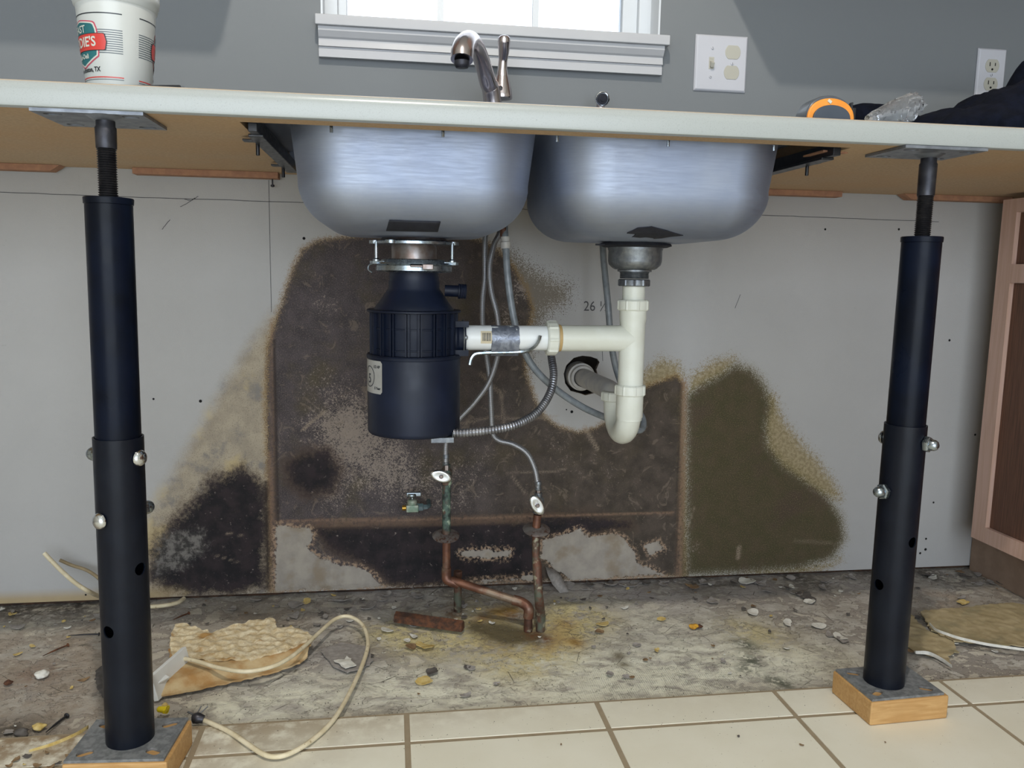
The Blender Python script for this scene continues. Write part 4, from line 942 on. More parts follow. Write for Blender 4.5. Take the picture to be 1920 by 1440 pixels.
rp = thing('copper_pipe', 'upright corroded copper supply pipe on the right of the pair', 'pipe', tuple(AZ(1012, 1183, SLAB)))
rb = AZ(1013, 1183, SLAB)
ra = AY(1008, 965, ry); rc_ = AY(1005, 990, ry)
mb = MB(); mb.tube([ra, rc_], .0080, 20); mb.build('upper_section', 'copper_clean', rp)
mb = MB(); mb.tube([rc_, AY(1005, 1045, ry-.01), AY(1007, 1062, ry-.02), AY(1010, 1115, ry-.045), rb+Vector((0, 0, .03)), rb], [.0078, .0078, .0092, .0085, .0098, .0088], 20, 4); mb.build('lower_section', 'copper', rp)
escutcheon(rp, AY(1006, 990, ry)); mb = MB(); mb.lathe([(.009, 0), (.010, .002), (.010, .004)], AY(1006, 1003, ry), (0, 0, 1), 20); mb.build('seal_ring', 'pvc_grey', rp)
stub = AZ(858, 1147, SLAB)
mb = MB(); mb.lathe([(.0082, 0), (.0082, .075), (.0088, .076), (.0088, .088)], stub, (0, 0, 1), 20); o = mb.build('copper_stub', 'copper'); setp(o, 'short green-brown copper stub standing behind the sloping pipe', 'pipe')
# shut-off valves
for (u, v, y, an, lab, sz) in ((827, 893, y1-.016, -.32, 'chrome oval-handled shutoff valve on the left copper pipe', (.0220, .0122)), (1007, 947, ry-.018, -1.05, 'chrome oval-handled shutoff valve on the right copper pipe', (.0222, .0125))):
    hc = AY(u, v, y); par = thing('shutoff_valve', lab, 'valve', tuple(hc)); yy = y+.016
    cx = AY(837 if u < 900 else 1009, v, yy).x
    mb = MB(); mb.lathe([(.0065, 0), (.0105, .002), (.0105, .012), (.0115, .014), (.0115, .030), (.0075, .034), (.0075, .042)], (cx, yy, hc.z-.022), (0, 0, 1), 24); mb.lathe([(.006, 0), (.006, .012)], (cx, yy-.003, hc.z), (hc.x-cx, -.016, 0), 16)
    mb.build('valve_body', 'copper_green' if u < 900 else 'old_metal', par); valve_handle(par, hc, .02, an, sz=sz)
# stray stop valve by the wall
sv = thing('stop_valve', 'small corroded angle stop valve with grey handle against the stained wall', 'valve', tuple(AY(775, 952, -.04)))
cy = -.045; c = AY(773, 952, cy)
mb = MB(); mb.obox(c, (.026, .020, .016)); mb.lathe([(.0105, 0), (.0105, .010), (.007, .013)], c+Vector((0, 0, .006)), (0, 0, 1), 20); mb.build('valve_body', simple('verdigris', '#6f8574', .5, .4, '#a3a698', 60, bump=.4), sv, bevel=.002)
mb = MB(); mb.lathe([(.0055, 0), (.0055, .010)], c+Vector((-.011, 0, 0)), (-1, 0, 0), 16); mb.build('brass_outlet', 'brass', sv, label='yellow brass outlet')
mb = MB(); mb.lathe([(.0085, 0), (.0085, .012), (.006, .014), (.005, .022)], c+Vector((.010, 0, .001)), (1, 0, 0), 6); mb.tube([c+Vector((.028, 0, .001)), c+Vector((.034, .006, .001)), c+Vector((.036, .02, .001)), c+Vector((.036, .047, .001))], .005, 12, 3); mb.build('compression_nut', simple('blue_grey_nut', '#77868c', .5, .5, '#5b7274', 60, bump=.4), sv)
mb = MB(); mb.lathe([(.003, 0), (.003, .008)], c+Vector((0, 0, .017)), (0, 0, 1), 10); mb.lathe([(.009, 0), (.011, .002), (.011, .006), (.009, .008)], c+Vector((-.001, 0, .024)), (0, 0, 1), 24); mb.obox(c+Vector((.003, 0, .030)), (.030, .012, .008)); mb.build('handle', 'zinc', sv, bevel=.001)

# ================================================================== JACK POSTS
def rot2(x, y, a): return x*math.cos(a)-y*math.sin(a), x*math.sin(a)+y*math.cos(a)
def slots(mb, cx, cy, a, hx, hy, z0, z1, da=.5):
    for sx in (-1, 1):
        for sy in (-1, 1):
            x, y = rot2(sx*hx, sy*hy, a); pts = []
            for k in range(16):
                t = 2*PI*k/16; px = .0064*math.cos(t)+(.0045 if math.cos(t) > 0 else -.0045); py = .0064*math.sin(t)
                qx, qy = rot2(px, py, a+da*sx*sy); pts.append((cx+x+qx, cy+y+qy))
            mb.prism(pts, z0, z1)
def post(ptop, pbot, ztube, zsl, top_plate, base_plate, bolts, holes, labt):
    # ptop/pbot: axis points at the tube top and at the base
    ptop, pbot = Vector(ptop), Vector(pbot); ax = (ptop-pbot).normalized()
    def P(z): return pbot+ax*((z-pbot.z)/ax.z)
    t = thing('jack_post', labt, 'support post', tuple(pbot))
    bp = base_plate; z0, z1 = bp[4], bp[4]+.0038
    w2, h2, an = bp[2]/2, bp[3]/2, bp[5]
    mb = MB(); mb.prism([(bp[0]+rot2(x, y, an)[0], bp[1]+rot2(x, y, an)[1]) for x, y in ((-w2, -h2), (w2, -h2), (w2, h2), (-w2, h2))], z0, z1)
    o = mb.build('base_plate', 'plate_steel', t, sm=False); cut = MB(); slots(cut, bp[0], bp[1], an, w2-.020, h2-.017, z0-.003, z1+.003); boolean(o, cut)
    # outer sleeve (hollow, with pin holes)
    RO, RI = .0308, .0288
    mb = MB(); a = P(z1); L = (P(zsl)-a).length
    mb.lathe([(RO, 0), (RO, L), (RI, L), (RI, 0), (RO, 0)], a, ax, 64, (False, False))
    bm = None
    o = mb.build('outer_sleeve', 'black_sleeve', t, ang=30)
    me = o.data; b = bmesh.new(); b.from_mesh(me); bmesh.ops.remove_doubles(b, verts=b.verts, dist=1e-6); bmesh.ops.recalc_face_normals(b, faces=b.faces); b.to_mesh(me); b.free()
    view = Vector((CAM[0]-pbot.x, CAM[1]-pbot.y, 0)).normalized(); side = Vector((-view.y, view.x, 0))
    def dr(deg): return (view*math.cos(math.radians(deg))+side*math.sin(math.radians(deg))).normalized()
    cut = MB()
    for z, deg in holes:
        c = P(z); d = dr(deg); cut.lathe([(.0084, -.05), (.0084, .05)], c, d, 28)
    boolean(o, cut)
    mb = MB(); a = P(zsl-.10); L = (P(ztube)-a).length
    mb.lathe([(.0279, 0), (.0279, L-.0085), (.0290, L-.008), (.0293, L-.001), (.0285, L), (.012, L+.0004)], a, ax, 64); mb.build('inner_tube', 'black_post', t, ang=40)
    # threaded screw
    zsc = ztube+.060; prof = [(.0112, ztube-.003)]
    z = ztube
    while z < zsc: prof += [(.0118, z+.0004), (.0098, z+.0018)]; z += .0029
    prof += [(.0105, zsc+.001)]
    pz = lambda q: (P(q)-P(ztube)).length*(1 if q > ztube else -1)
    mb = MB(); mb.lathe([(r, pz(zq)) for r, zq in prof], P(ztube), ax, 40); sc_o = mb.build('screw_thread', 'thread_steel', t, ang=50)
    mb = MB(); mb.lathe([(.0120, pz(zsc)), (.0122, pz(zsc+.002)), (.0125, pz(CB-.018)), (.0112, pz(CB-.016)), (.0112, pz(CB-.0055))], P(ztube), ax, 40); mb.build('screw_shank', 'dark_steel', t)
    c = P(CB-.005); mb = MB(); mb.lathe([(.022, .0035), (.016, 0), (.0125, -.002)], (c.x, c.y, CB-.0075), (0, 0, 1), 32); mb.build('collar', 'galv_plate', t)
    tp = top_plate; w2, h2, an = tp[2]/2, tp[3]/2, tp[4]
    mb = MB(); mb.prism([(tp[0]+rot2(x, y, an)[0], tp[1]+rot2(x, y, an)[1]) for x, y in ((-w2, -h2), (w2, -h2), (w2, h2), (-w2, h2))], CB-.0042, CB-.0002)
    o = mb.build('top_plate', 'galv_plate', t, sm=False); cut = MB(); slots(cut, tp[0], tp[1], an, w2-.020, h2-.017, CB-.01, CB+.01, 0); boolean(o, cut)
    for z, deg, kind in bolts:
        c = P(z); d = dr(deg)
        mb = MB(); mb.lathe([(.0042, -.037), (.0042, .037)], c, d, 12); bo = mb.build('bolt', 'zinc', t)
        if kind == 'dome':
            mb = MB(); mb.lathe([(.0103, 0), (.0109, .0008), (.0106, .0030), (.0088, .0058), (.0052, .0078), (.001, .0085)], c+d*.0312, d, 32); mb.build('bolt_head', 'chrome', bo)
            mb = MB(); mb.lathe([(.0112, 0), (.0114, .001), (.0112, .005), (.0095, .0065)], c-d*.0312, -d, 6); mb.lathe([(.0092, .006), (.0095, .009), (.0088, .013), (.0065, .0165), (.003, .018), (.0005, .0183)], c-d*.0312, -d, 24); mb.build('cap_nut', 'zinc', bo, ang=30)
        else:
            dd = d; mb = MB(); mb.lathe([(.0120, 0), (.0126, .001), (.0126, .0065), (.0105, .0080)], c+dd*.0312, dd, 6); mb.lathe([(.0086, .0075), (.0088, .010), (.0084, .0145), (.0066, .0178), (.0036, .0198), (.0005, .0203)], c+dd*.0312, dd, 28); mb.build('cap_nut', 'zinc', bo, ang=30)
            mb = MB(); mb.lathe([(.0103, 0), (.0109, .0008), (.0106, .0030), (.0088, .0058), (.0052, .0078), (.001, .0085)], c-d*.0312, -d, 32); mb.build('bolt_head', 'chrome', bo)
    return t
BZ = .0415
lt, lb_ = AY(203.5, 372, -.612), AY(245, 1388, -.612)
zl = lambda v, y=-.612: AY(235, v, y).z
post(lt, (lb_.x, -.612, BZ+.005), zl(372), zl(818), (-.366, -.578, .130, .108, 0), (-.360, -.6135, .128, .100, BZ, -.075),
     [(AY(235, 855, -.612).z, 47, 'dome'), (AY(235, 965, -.612).z, -52, 'dome')], [(AY(240, 1060, -.612).z, 41), (AY(240, 1168, -.612).z, -45)],
     'black steel jack post holding up the counter at left, with domed bolt heads')
rt, rb2 = AY(1729, 443, -.585), AY(1656, 1282, -.585)
zr = lambda v: AY(1690, v, -.585).z
post(rt, (rb2.x, -.585, BZ+.005), zr(443), zr(795), (.778, -.586, .128, .100, .0), (.7925, -.5855, .126, .098, BZ, .045),
     [(zr(826), 66, 'cap'), (zr(918), -42, 'cap')], [(zr(1006), 52), (zr(1090), -38)],
     'black steel jack post holding up the counter at right, with acorn cap nuts')
def block(cx, cy, w_, h_, an, lab):
    mb = MB(); pts = [(cx+rot2(x, y, an)[0], cy+rot2(x, y, an)[1]) for x, y in ((-w_/2, -h_/2), (w_/2, -h_/2), (w_/2, h_/2), (-w_/2, h_/2))]
    mb.prism(pts, .0032, BZ); o = mb.build('wood_block', 'pine', sm=False, bevel=.0025); setp(o, lab, 'wood block'); return o
block(-.3585, -.615, .134, .104, -.075, 'golden pine block under the base plate of the left post')
block(.7945, -.5855, .136, .104, .045, 'golden pine block under the base plate of the right post')

# ================================================================== BASE CABINET ON THE RIGHT
cab = thing('base_cabinet', 'pinkish tan framed base cabinet with dark brown panels at the right edge', 'cabinet', (1.5, -.6, SLAB))
FXc = 1.32; zb_ = .103; y0c = -.085; yend = -1.45
mb = MB(); mb.box(FXc+.02, 1.93, yend, y0c, zb_, CB-.012); mb.build('body', 'cabinet_frame', cab, sm=False)
mb = MB(); mb.box(1.39, 1.93, yend, -.004, SLAB, zb_); mb.build('toe_kick', 'cabinet_panel' and simple('toe_board', '#857060', .8, 0, '#917b6a', 30), cab, sm=False)
mb = MB()
mb.box(FXc, FXc+.02, y0c-.042, y0c, zb_, CB-.012)
mb.box(FXc, FXc+.02, yend, y0c-.042, zb_, zb_+.035); mb.box(FXc, FXc+.02, yend, y0c-.042, .685, .725); mb.box(FXc, FXc+.02, yend, y0c-.042, .835, CB-.012)
for y in (-.60, -1.02, yend): mb.box(FXc, FXc+.02, y, y+.045, zb_+.035, CB-.012)
mb.build('face_frame', 'cabinet_frame', cab, sm=False)
ys = [-.555+.0, -.975, ]
for ya, yb in ((-.555, y0c-.042), (-.975, -.60), (yend+.045, -1.02)):
    mb = MB(); mb.box(FXc+.010, FXc+.0195, ya+.001, yb-.001, zb_+.036, .684); mb.build('door', 'cabinet_panel', cab, sm=False)
    mb = MB(); mb.box(FXc+.010, FXc+.0195, ya+.001, yb-.001, .726, .834); mb.build('drawer_front', 'cabinet_panel', cab, sm=False)
# upper cabinets either side of the window (above the picture, they shade the wall)
for x0, x1, lab in ((-1.6, -.264, 'wall cabinet mounted left of the window'), (.649, 1.93, 'wall cabinet mounted right of the window')):
    t = thing('wall_cabinet', lab, 'cabinet', ((x0+x1)/2, -.16, 1.37))
    mb = MB(); mb.box(x0, x1, -.30, -.002, 1.37, 2.15); mb.build('body', 'cabinet_frame', t, sm=False)
    for k in range(3):
        a = x0+(x1-x0)*k/3+.004; b = x0+(x1-x0)*(k+1)/3-.004; mb = MB(); mb.box(a, b, -.32, -.301, 1.372, 2.145); mb.build('door', 'cabinet_frame', t, sm=False, bevel=.002)
t = thing('ceiling_light', 'round recessed ceiling light in front of the sink', 'light', (0, -1.54, 2.45))
mb = MB(); mb.lathe([(.075, 2.449), (.078, 2.444), (.060, 2.441), (.052, 2.449)], (0, -1.54, 0), (0, 0, 1), 40, (False, False)); mb.build('trim_ring', 'white_plastic', t)
mb = MB(); mb.lathe([(.052, 2.4485), (.05, 2.446)], (0, -1.54, 0), (0, 0, 1), 32); mb.build('lens', 'lamp_lens', t)

# ================================================================== WALL PLATES
def slot_screw(par, x, z, y=-.0075, r=.0028, ang=.3):
    mb = MB(); mb.lathe([(r, 0), (r, .0008), (r*.6, .0012)], (x, y, z), (0, -1, 0), 16); s = mb.build('screw', 'white_plastic', par)
    mb = MB(); mb.obox((x, y-.0013, z), (r*1.6, .0004, .0006), 0, 0, ang); mb.build('screw_slot', 'dark_hole', s, sm=False)
wx_, wz_ = .6915, 1.1354
pl_ = thing('switch_plate', 'white double wall plate with toggle switch and blank covered receptacle', 'switch plate', (wx_, 0, wz_))
def plate(par, cx, cz, w_, h_):
    mb = MB(); b = .005; rg = []
    for ins, y in ((0, -.0002), (0, -.002), (b*.5, -.005), (b, -.0064)):
        rg.append([Vector((cx+sx*(w_/2-ins), y, cz+sz*(h_/2-ins))) for sx, sz in ((-1, -1), (1, -1), (1, 1), (-1, 1))])
    mb.rings(rg); mb.build('plate', 'white_plastic', par, sm=False, bevel=.0012)
plate(pl_, wx_, wz_, .1158, .1143)
tx = AY(1334, 118, -.007).x; tz = AY(1334, 118, -.007).z
mb = MB(); mb.box(tx-.0055, tx+.0055, -.0072, -.004, tz-.012, tz+.012); mb.build('toggle_opening', 'almond', pl_, sm=False)
mb = MB(); mb.obox((tx, -.0105, tz-.003), (.0068, .012, .010), 0, .55); mb.obox((tx, -.0073, tz+.009), (.007, .001, .003)); mb.build('toggle', 'almond', pl_, bevel=.001)
slot_screw(pl_, tx+.001, tz+.030, ang=1.4); slot_screw(pl_, tx-.001, tz-.028, ang=.4)
def recept(par, x, z, blank):
    mb = MB(); pts = []
    for k in range(40):
        t = 2*PI*k/40; r = .0172; px, pz = r*math.cos(t), r*math.sin(t)*1.0; pz = max(-.0140, min(.0140, pz)); pts.append((x+px, z+pz))
    n = 40; mb.rings([[Vector((px, y, pz)) for px, pz in pts] for y in (-.004, -.0074)])
    f = mb.build('receptacle', 'almond', par, sm=False, bevel=.0008)
    if not blank:
        mb = MB(); mb.box(x-.0075, x-.0055, -.0078, -.0073, z-.001, z+.0075); mb.box(x+.0055, x+.0075, -.0078, -.0073, z, z+.0065); mb.lathe([(.0024, 0), (.0024, .0004)], (x, -.0074, z-.0075), (0, -1, 0), 12)
        mb.build('slot_holes', 'dark_hole', f, sm=False)
ox = AY(1373, 118, -.007).x
recept(pl_, ox+.0005, AY(1373, 98, -.007).z, True); recept(pl_, ox-.0005, AY(1371, 136, -.007).z, True); slot_screw(pl_, ox, wz_, ang=1.4)
wx2, wz2 = 1.3238, 1.1433
p2 = thing('wall_outlet', 'white duplex outlet plate beside the dark garment', 'outlet', (wx2, 0, wz2))
plate(p2, wx2, wz2, .070, .1143); recept(p2, wx2, wz2+.0195, False); recept(p2, wx2, wz2-.0195, False); slot_screw(p2, wx2, wz2, ang=1.4)

# ================================================================== FAUCET
FY = -.105
fa = thing('faucet', 'brushed nickel kitchen faucet with arched spout and single lever', 'faucet', tuple(AY(935, 195, FY)))
dz = CT+.003
bx_ = AY(937, 190, FY).x
mb = MB(); mb.lathe([(.030, 0), (.030, .004), (.026, .010), (.024, .020), (.0235, .034)], (bx_, FY, dz), (0, 0, 1), 40); mb.build('base', 'nickel', fa)
# spout rises from the body, arches toward the room and ends over the left bowl
sp_pts = [(bx_-.004, FY, dz+.02), AY(922, 176, FY-.02), AY(915, 155, FY-.035), AY(908, 130, FY-.055), AY(900, 105, FY-.085), AY(890, 84, FY-.12), AY(880, 76, FY-.155), AY(871, 84, FY-.182), AY(867, 98, FY-.195), AY(866, 112, FY-.200)]
mb = MB(); mb.tube(sp_pts, [.0185, .0175, .0160, .0152, .0148, .0150, .0165, .0182, .0192, .0188], 28, 6); mb.build('spout', 'nickel', fa, ang=70)
e = Vector(sp_pts[-1]); q = AY(869, 122, FY-.185)
mb = MB(); mb.lathe([(.0125, 0), (.0128, .007), (.0115, .0095), (.0100, .012), (.004, .0125)], e+Vector((0, .001, -.001)), (.03, .05, -1), 28); mb.build('aerator', 'dark_steel', fa)
hx = AY(941, 160, FY).x
z_ = lambda v: AY(941, v, FY).z
mb = MB(); mb.lathe([(.0195, z_(186)), (.0200, z_(184)), (.0195, z_(178)), (.0175, z_(166)), (.0140, z_(152)), (.0110, z_(140))], (hx, FY-.004, 0), (0, 0, 1), 36); mb.build('lever_hub', 'nickel', fa)
lv = [(hx, FY-.004, z_(150)), (hx-.0005, FY-.008, z_(132)), (hx, FY-.012, z_(115)), (hx+.0005, FY-.018, z_(98)), (hx, FY-.022, z_(84)), (hx, FY-.024, z_(77)), (hx, FY-.0245, z_(73.5)), (hx, FY-.0247, z_(72))]
mb = MB(); mb.tube(lv, [.0125, .0092, .0086, .0106, .0120, .0110, .0070, .0012], 24, 5); lo = mb.build('lever', 'nickel', fa, ang=80)
mb = MB(); c = Vector((AY(938, 170, FY-.02).x, FY-.0225, z_(170))); mb.lathe([(.0040, -.001), (.0040, .001), (.0028, .0012), (.0026, 0)], c, (0, -1, .1), 20); mb.build('set_screw_cap', 'thread_steel', fa)
# side sprayer
sy = -.075; spc = AY(1128, 187, sy)
ss = thing('side_sprayer', 'nickel side sprayer head behind the right bowl', 'sprayer', (spc.x, sy, dz))
mb = MB(); mb.lathe([(.021, 0), (.021, .004), (.016, .012), (.0120, .03), (.0095, max(.05, spc.z-dz-.028)), (.0085, spc.z-dz-.008)], (spc.x, sy+.006, dz), (0, 0, 1), 32); mb.build('holder', 'nickel', ss)
mb = MB(); mb.lathe([(.0105, -.02), (.0135, -.012), (.0142, -.004), (.0142, 0), (.0128, .001), (.0115, -.0005)], spc+Vector((0, -.008, 0)), (0, -1, -.25), 32); nz = mb.build('spray_head', 'chrome', ss)
mb = MB(); mb.lathe([(.0102, .0012), (.0102, .0018), (.005, .0022), (.0048, .003), (.002, .0032)], spc+Vector((0, -.008, 0)), (0, -1, -.25), 28); mb.build('spray_face', 'rubber', nz)
mb = MB(); mb.lathe([(.013, -.035), (.012, -.02)], spc+Vector((0, 0, 0)), (0, -.3, 1), 24); mb.build('sprayer_neck', 'nickel', ss)

# ================================================================== THINGS ON THE COUNTER
# plastic cup
cxu, cyu = -.352, -.548
cup = thing('plastic_cup', 'white plastic souvenir cup with red and teal logo on the counter', 'cup', (cxu, cyu, CT))
H = .150
def cr(z): return .0385+(z-CT)/H*.0125
prof = [(.0, .0015), (.034, .0015), (.0375, .0), (.0385, .002)]
mb = MB(); mb.lathe([(r_, z+CT) for r_, z in prof]+[(cr(CT+.106), CT+.106), (cr(CT+.108)+.0022, CT+.108), (cr(CT+.112)+.0026, CT+.112), (cr(CT+.113)+.0030, CT+.1125), (cr(CT+.120)+.0042, CT+.120), (cr(CT+.121)+.0036, CT+.122), (cr(CT+H)+.003, CT+H-.002), (cr(CT+H)+.002, CT+H), (cr(CT+H)-.0002, CT+H-.001), (.037, CT+.006), (0, CT+.006)], (cxu, cyu, 0), (0, 0, 1), 72); mb.build('cup_body', 'cup_white', cup, ang=40)
va = math.atan2(CAM[0]-cxu, -(CAM[1]-cyu))     # angle (from -y toward +x) that faces the camera
def cw(vs, deg, zc, off=.0004, shear=0.0):
    out = []
    for s, z in vs:
        zz_ = zc+z; r_ = cr(zz_)+off; a = va+math.radians(deg)+s/.043; out.append((cxu+r_*math.sin(a), cyu-r_*math.cos(a), zz_))
    return out
def cwfill(poly, n=28):
    # fan of vertical slices of a convex outline so it follows the cup
    xs = np.linspace(min(p[0] for p in poly)+1e-5, max(p[0] for p in poly)-1e-5, n); vs = []; fs = []
    for i, x in enumerate(xs):
        ys_ = []
        for k in range(len(poly)):
            (ax_, ay_), (bx2, by2) = poly[k], poly[(k+1) % len(poly)]
            if (ax_-x)*(bx2-x) <= 0 and ax_ != bx2: ys_.append(ay_+(by2-ay_)*(x-ax_)/(bx2-ax_))
        vs += [(float(x), min(ys_)), (float(x), max(ys_))]
        if i: fs.append((2*i-2, 2*i, 2*i+1, 2*i-1))
    return vs, fs
zcp = lambda v: AY(205, v, cyu-.035).z
LZ = zcp(82)
def decal(par, nm, mat, poly, deg, off, n=28):
    vs, fs = cwfill(poly, n); mb = MB(); mb.add(cw(vs, deg, LZ, off), fs); return mb.build(nm, mat, par, sm=True)
def sc(poly, k, kz=None): return [(x*k, y*(kz or k)) for x, y in poly]
shield = [(-.026, .0), (-.0235, .019), (-.020, .0215), (0, .0245), (.020, .0215), (.0235, .019), (.026, .0), (.0245, -.015), (.012, -.022), (0, -.027), (-.012, -.022), (-.0245, -.015)]
banner = [(-.036, -.0085), (-.0345, -.0095), (.0345, -.0095), (.036, -.0085), (.0375, 0), (.036, .0085), (.0345, .0095), (-.0345, .0095), (-.036, .0085), (-.0375, 0)]
for dg in (-67, 113):
    a = decal(cup, 'logo_border', 'ink_pink', sc(shield, 1.13), dg, .0003)
    decal(a, 'logo_ring', 'ink_white', sc(shield, 1.07), dg, .0005); decal(a, 'logo_shield', 'ink_teal', sc(shield, 1.0), dg, .0007)
    decal(a, 'logo_banner_edge', 'ink_black', sc(banner, 1.03, 1.08), dg, .0009, 40); decal(a, 'logo_banner', 'ink_red', banner, dg, .0011, 40)
    mb = MB()
    for txt, sz, x, z, off in (('FAST', .0120, -.001, .0155, .0002), ("EDDIE'S", .0160, .0, .0, .00035), ('Sub-Deli', .0078, 0, -.0165, .0002)):
        vs, fs = text2d(txt, sz, off, xs=.92); mb.add(cw([(p+x, q_+z) for p, q_ in vs], dg, LZ, .0014), fs)
    mb.build('lettering', 'ink_white', a, sm=False)
    mb = MB(); vs, fs = text2d('New Boston, TX', .0078, .00025, xs=.85); mb.add(cw([(p+.004, q_+zcp(132)-LZ) for p, q_ in vs], dg, LZ, .0006), fs); mb.build('lettering', 'ink_black', cup, sm=False)
def arcband(z, h, d0, d1, n=30): 
    vs = []; fs = []
    for i in range(n+1):
        a = va+math.radians(d0+(d1-d0)*i/n)
        for zz_ in (z-h/2, z+h/2): r_ = cr(zz_)+.0002; vs.append((cxu+r_*math.sin(a), cyu-r_*math.cos(a), zz_))
        if i: fs.append((2*i-2, 2*i, 2*i+1, 2*i-1))
    return vs, fs
for o0 in (0, 180):
    mb = MB(); mb.add(*arcband(zcp(29), .0013, -145+o0, 8+o0)); mb.build('stripe', 'ink_black', cup)
    mb = MB(); mb.add(*arcband(zcp(146), .0013, -145+o0, 8+o0)); mb.build('stripe', 'ink_red', cup)
    mb = MB(); mb.add(*arcband(zcp(150), .0007, -145+o0, 8+o0)); mb.build('stripe', 'ink_grey', cup)
    for k in range(11):
        mb = MB(); mb.add(*arcband(LZ+.0145-.0027*k, .0009, -146+o0, 8+o0)); mb.build('stripe', 'ink_grey', cup)
# dark flat phone-like slab beside the cup
a = AY(232, 155, -.60); b = AY(345, 160, -.56)
mb = MB(); mb.prism([(a.x+.004, -.598), (a.x+.070, -.612), (a.x+.090, -.56), (a.x+.024, -.545)], CT+.0004, CT+.0055); o = mb.build('phone', 'black_plastic', bevel=.003); setp(o, 'thin dark phone lying on the counter beside the white cup', 'phone')
# orange and black round tape measure
c = AY(1551, 205, -.50); R1 = .034
tm = thing('tape_measure', 'orange and dark rounded tape measure on the counter edge', 'tape measure', (c.x, -.56, CT))
ty = -.585; tcx = AY(1550, 205, ty).x; 
def halfshape(r, zr, n=24): return [(r*math.cos(PI*k/n)*1.0, zr*math.sin(PI*k/n)**.75) for k in range(n+1)]
def arch(par, nm, mat, r, zr, y0, y1, bev=.002):
    pts = halfshape(r, zr); mb = MB(); mb.rings([[Vector((tcx+x, y, CT+.0005+z)) for x, z in pts] for y in (y0, y1)]); mb.build(nm, mat, par, ang=50, bevel=bev)
arch(tm, 'case', simple('case_dark', '#4a5058', .35, 0, '#565c64', 30), .0365, .0375, ty-.010, ty+.026, .004)
arch(tm, 'grip', 'orange', .0360, .0325, ty-.014, ty-.009, .002)
arch(tm, 'side_panel', simple('side_dark', '#3c4450', .4), .0285, .0225, ty-.017, ty-.013, .001)
mb = MB(); mb.box(tcx+.034, tcx+.040, ty-.010, ty+.010, CT+.004, CT+.022); mb.obox((tcx+.037, ty, CT+.025), (.003, .008, .012)); mb.build('hook', 'black_plastic', tm, bevel=.001)
mb = MB(); mb.obox((tcx-.004, ty-.0145, CT+.028), (.006, .001, .004), 0, 0, .6); mb.build('mark', 'ink_white', tm, sm=False)
# crumpled dark garment with a long flat fold
def blob(name, pts, seed, lab, cat, mat='cloth', amp=.010):
    # pts: list of (x, y, z, rx, ry, rz) metaball-like lumps on the counter
    bmm = bmesh.new()
    vs = []
    xs = np.linspace(min(p[0]-p[3] for p in pts), max(p[0]+p[3] for p in pts), 90); ys_ = np.linspace(min(p[1]-p[4] for p in pts), max(p[1]+p[4] for p in pts), 40)
    grid = {}
    for i, x in enumerate(xs):
        for j, y in enumerate(ys_):
            h = 0
            for (px, py, pz, rx, ry, rz) in pts:
                d = 1-((x-px)/rx)**2-((y-py)/ry)**2
                if d > 0: h = max(h, rz*d**.5)
            if h > .003:
                h += amp*(mnoise.noise(Vector((x*22, y*22, seed)))+.5*mnoise.noise(Vector((x*60, y*60, seed))))*min(1, h/.02); grid[i, j] = (x, y, CT+.001+max(h, .003))
    mb = MB(); idx = {}
    for k, p in grid.items(): idx[k] = len(mb.v); mb.v.append(p)
    bidx = {}
    for k, p in grid.items(): bidx[k] = len(mb.v); mb.v.append((p[0], p[1], CT+.0006))
    def face(f): mb.f.append(f); mb.mi.append(0); mb.uvs.append([(0, 0)]*len(f))
    cells = set((i, j) for i in range(89) for j in range(39) if all((i+a, j+b) in grid for a in (0, 1) for b in (0, 1)))
    for i, j in cells:
        face([idx[i, j], idx[i+1, j], idx[i+1, j+1], idx[i, j+1]]); face([bidx[i, j], bidx[i, j+1], bidx[i+1, j+1], bidx[i+1, j]])
        for (di, dj, a, b) in ((-1, 0, (0, 0), (0, 1)), (1, 0, (1, 1), (1, 0)), (0, -1, (1, 0), (0, 0)), (0, 1, (0, 1), (1, 1))):
            if (i+di, j+dj) not in cells:
                p, q_ = (i+a[0], j+a[1]), (i+b[0], j+b[1]); face([idx[p], idx[q_], bidx[q_], bidx[p]])
    o = mb.build(name, mat, ang=80); setp(o, lab, cat); return o
def cpt(u, v, y): return AY(u, v, y)
L = []
g = AY(1690, 197, -.36); 
fl = [(AY(1640, 200, -.12).x, -.12, 0, .17, .075, AY(1650, 195, -.12).z-CT)]
blob('folded_belt', fl, 3, 'low rounded dark fabric bundle lying behind the clear wrapper', 'fabric', amp=.003)
J = []
for (u, v, y, rx, ry) in ((1850, 186, -.36, .10, .14), (1905, 165, -.34, .12, .15), (1950, 150, -.30, .12, .16), (2010, 130, -.3, .16, .2), (1920, 120, -.28, .035, .05), (1790, 206, -.42, .09, .10), (1880, 200, -.50, .12, .10), (1980, 150, -.50, .16, .11)):
    c = AY(u, v, y); J.append((c.x, y, 0, rx, ry, max(c.z-CT, .02)))
blob('jacket', J, 8, 'crumpled navy black jacket heaped at the right end of the counter', 'jacket', amp=.012)
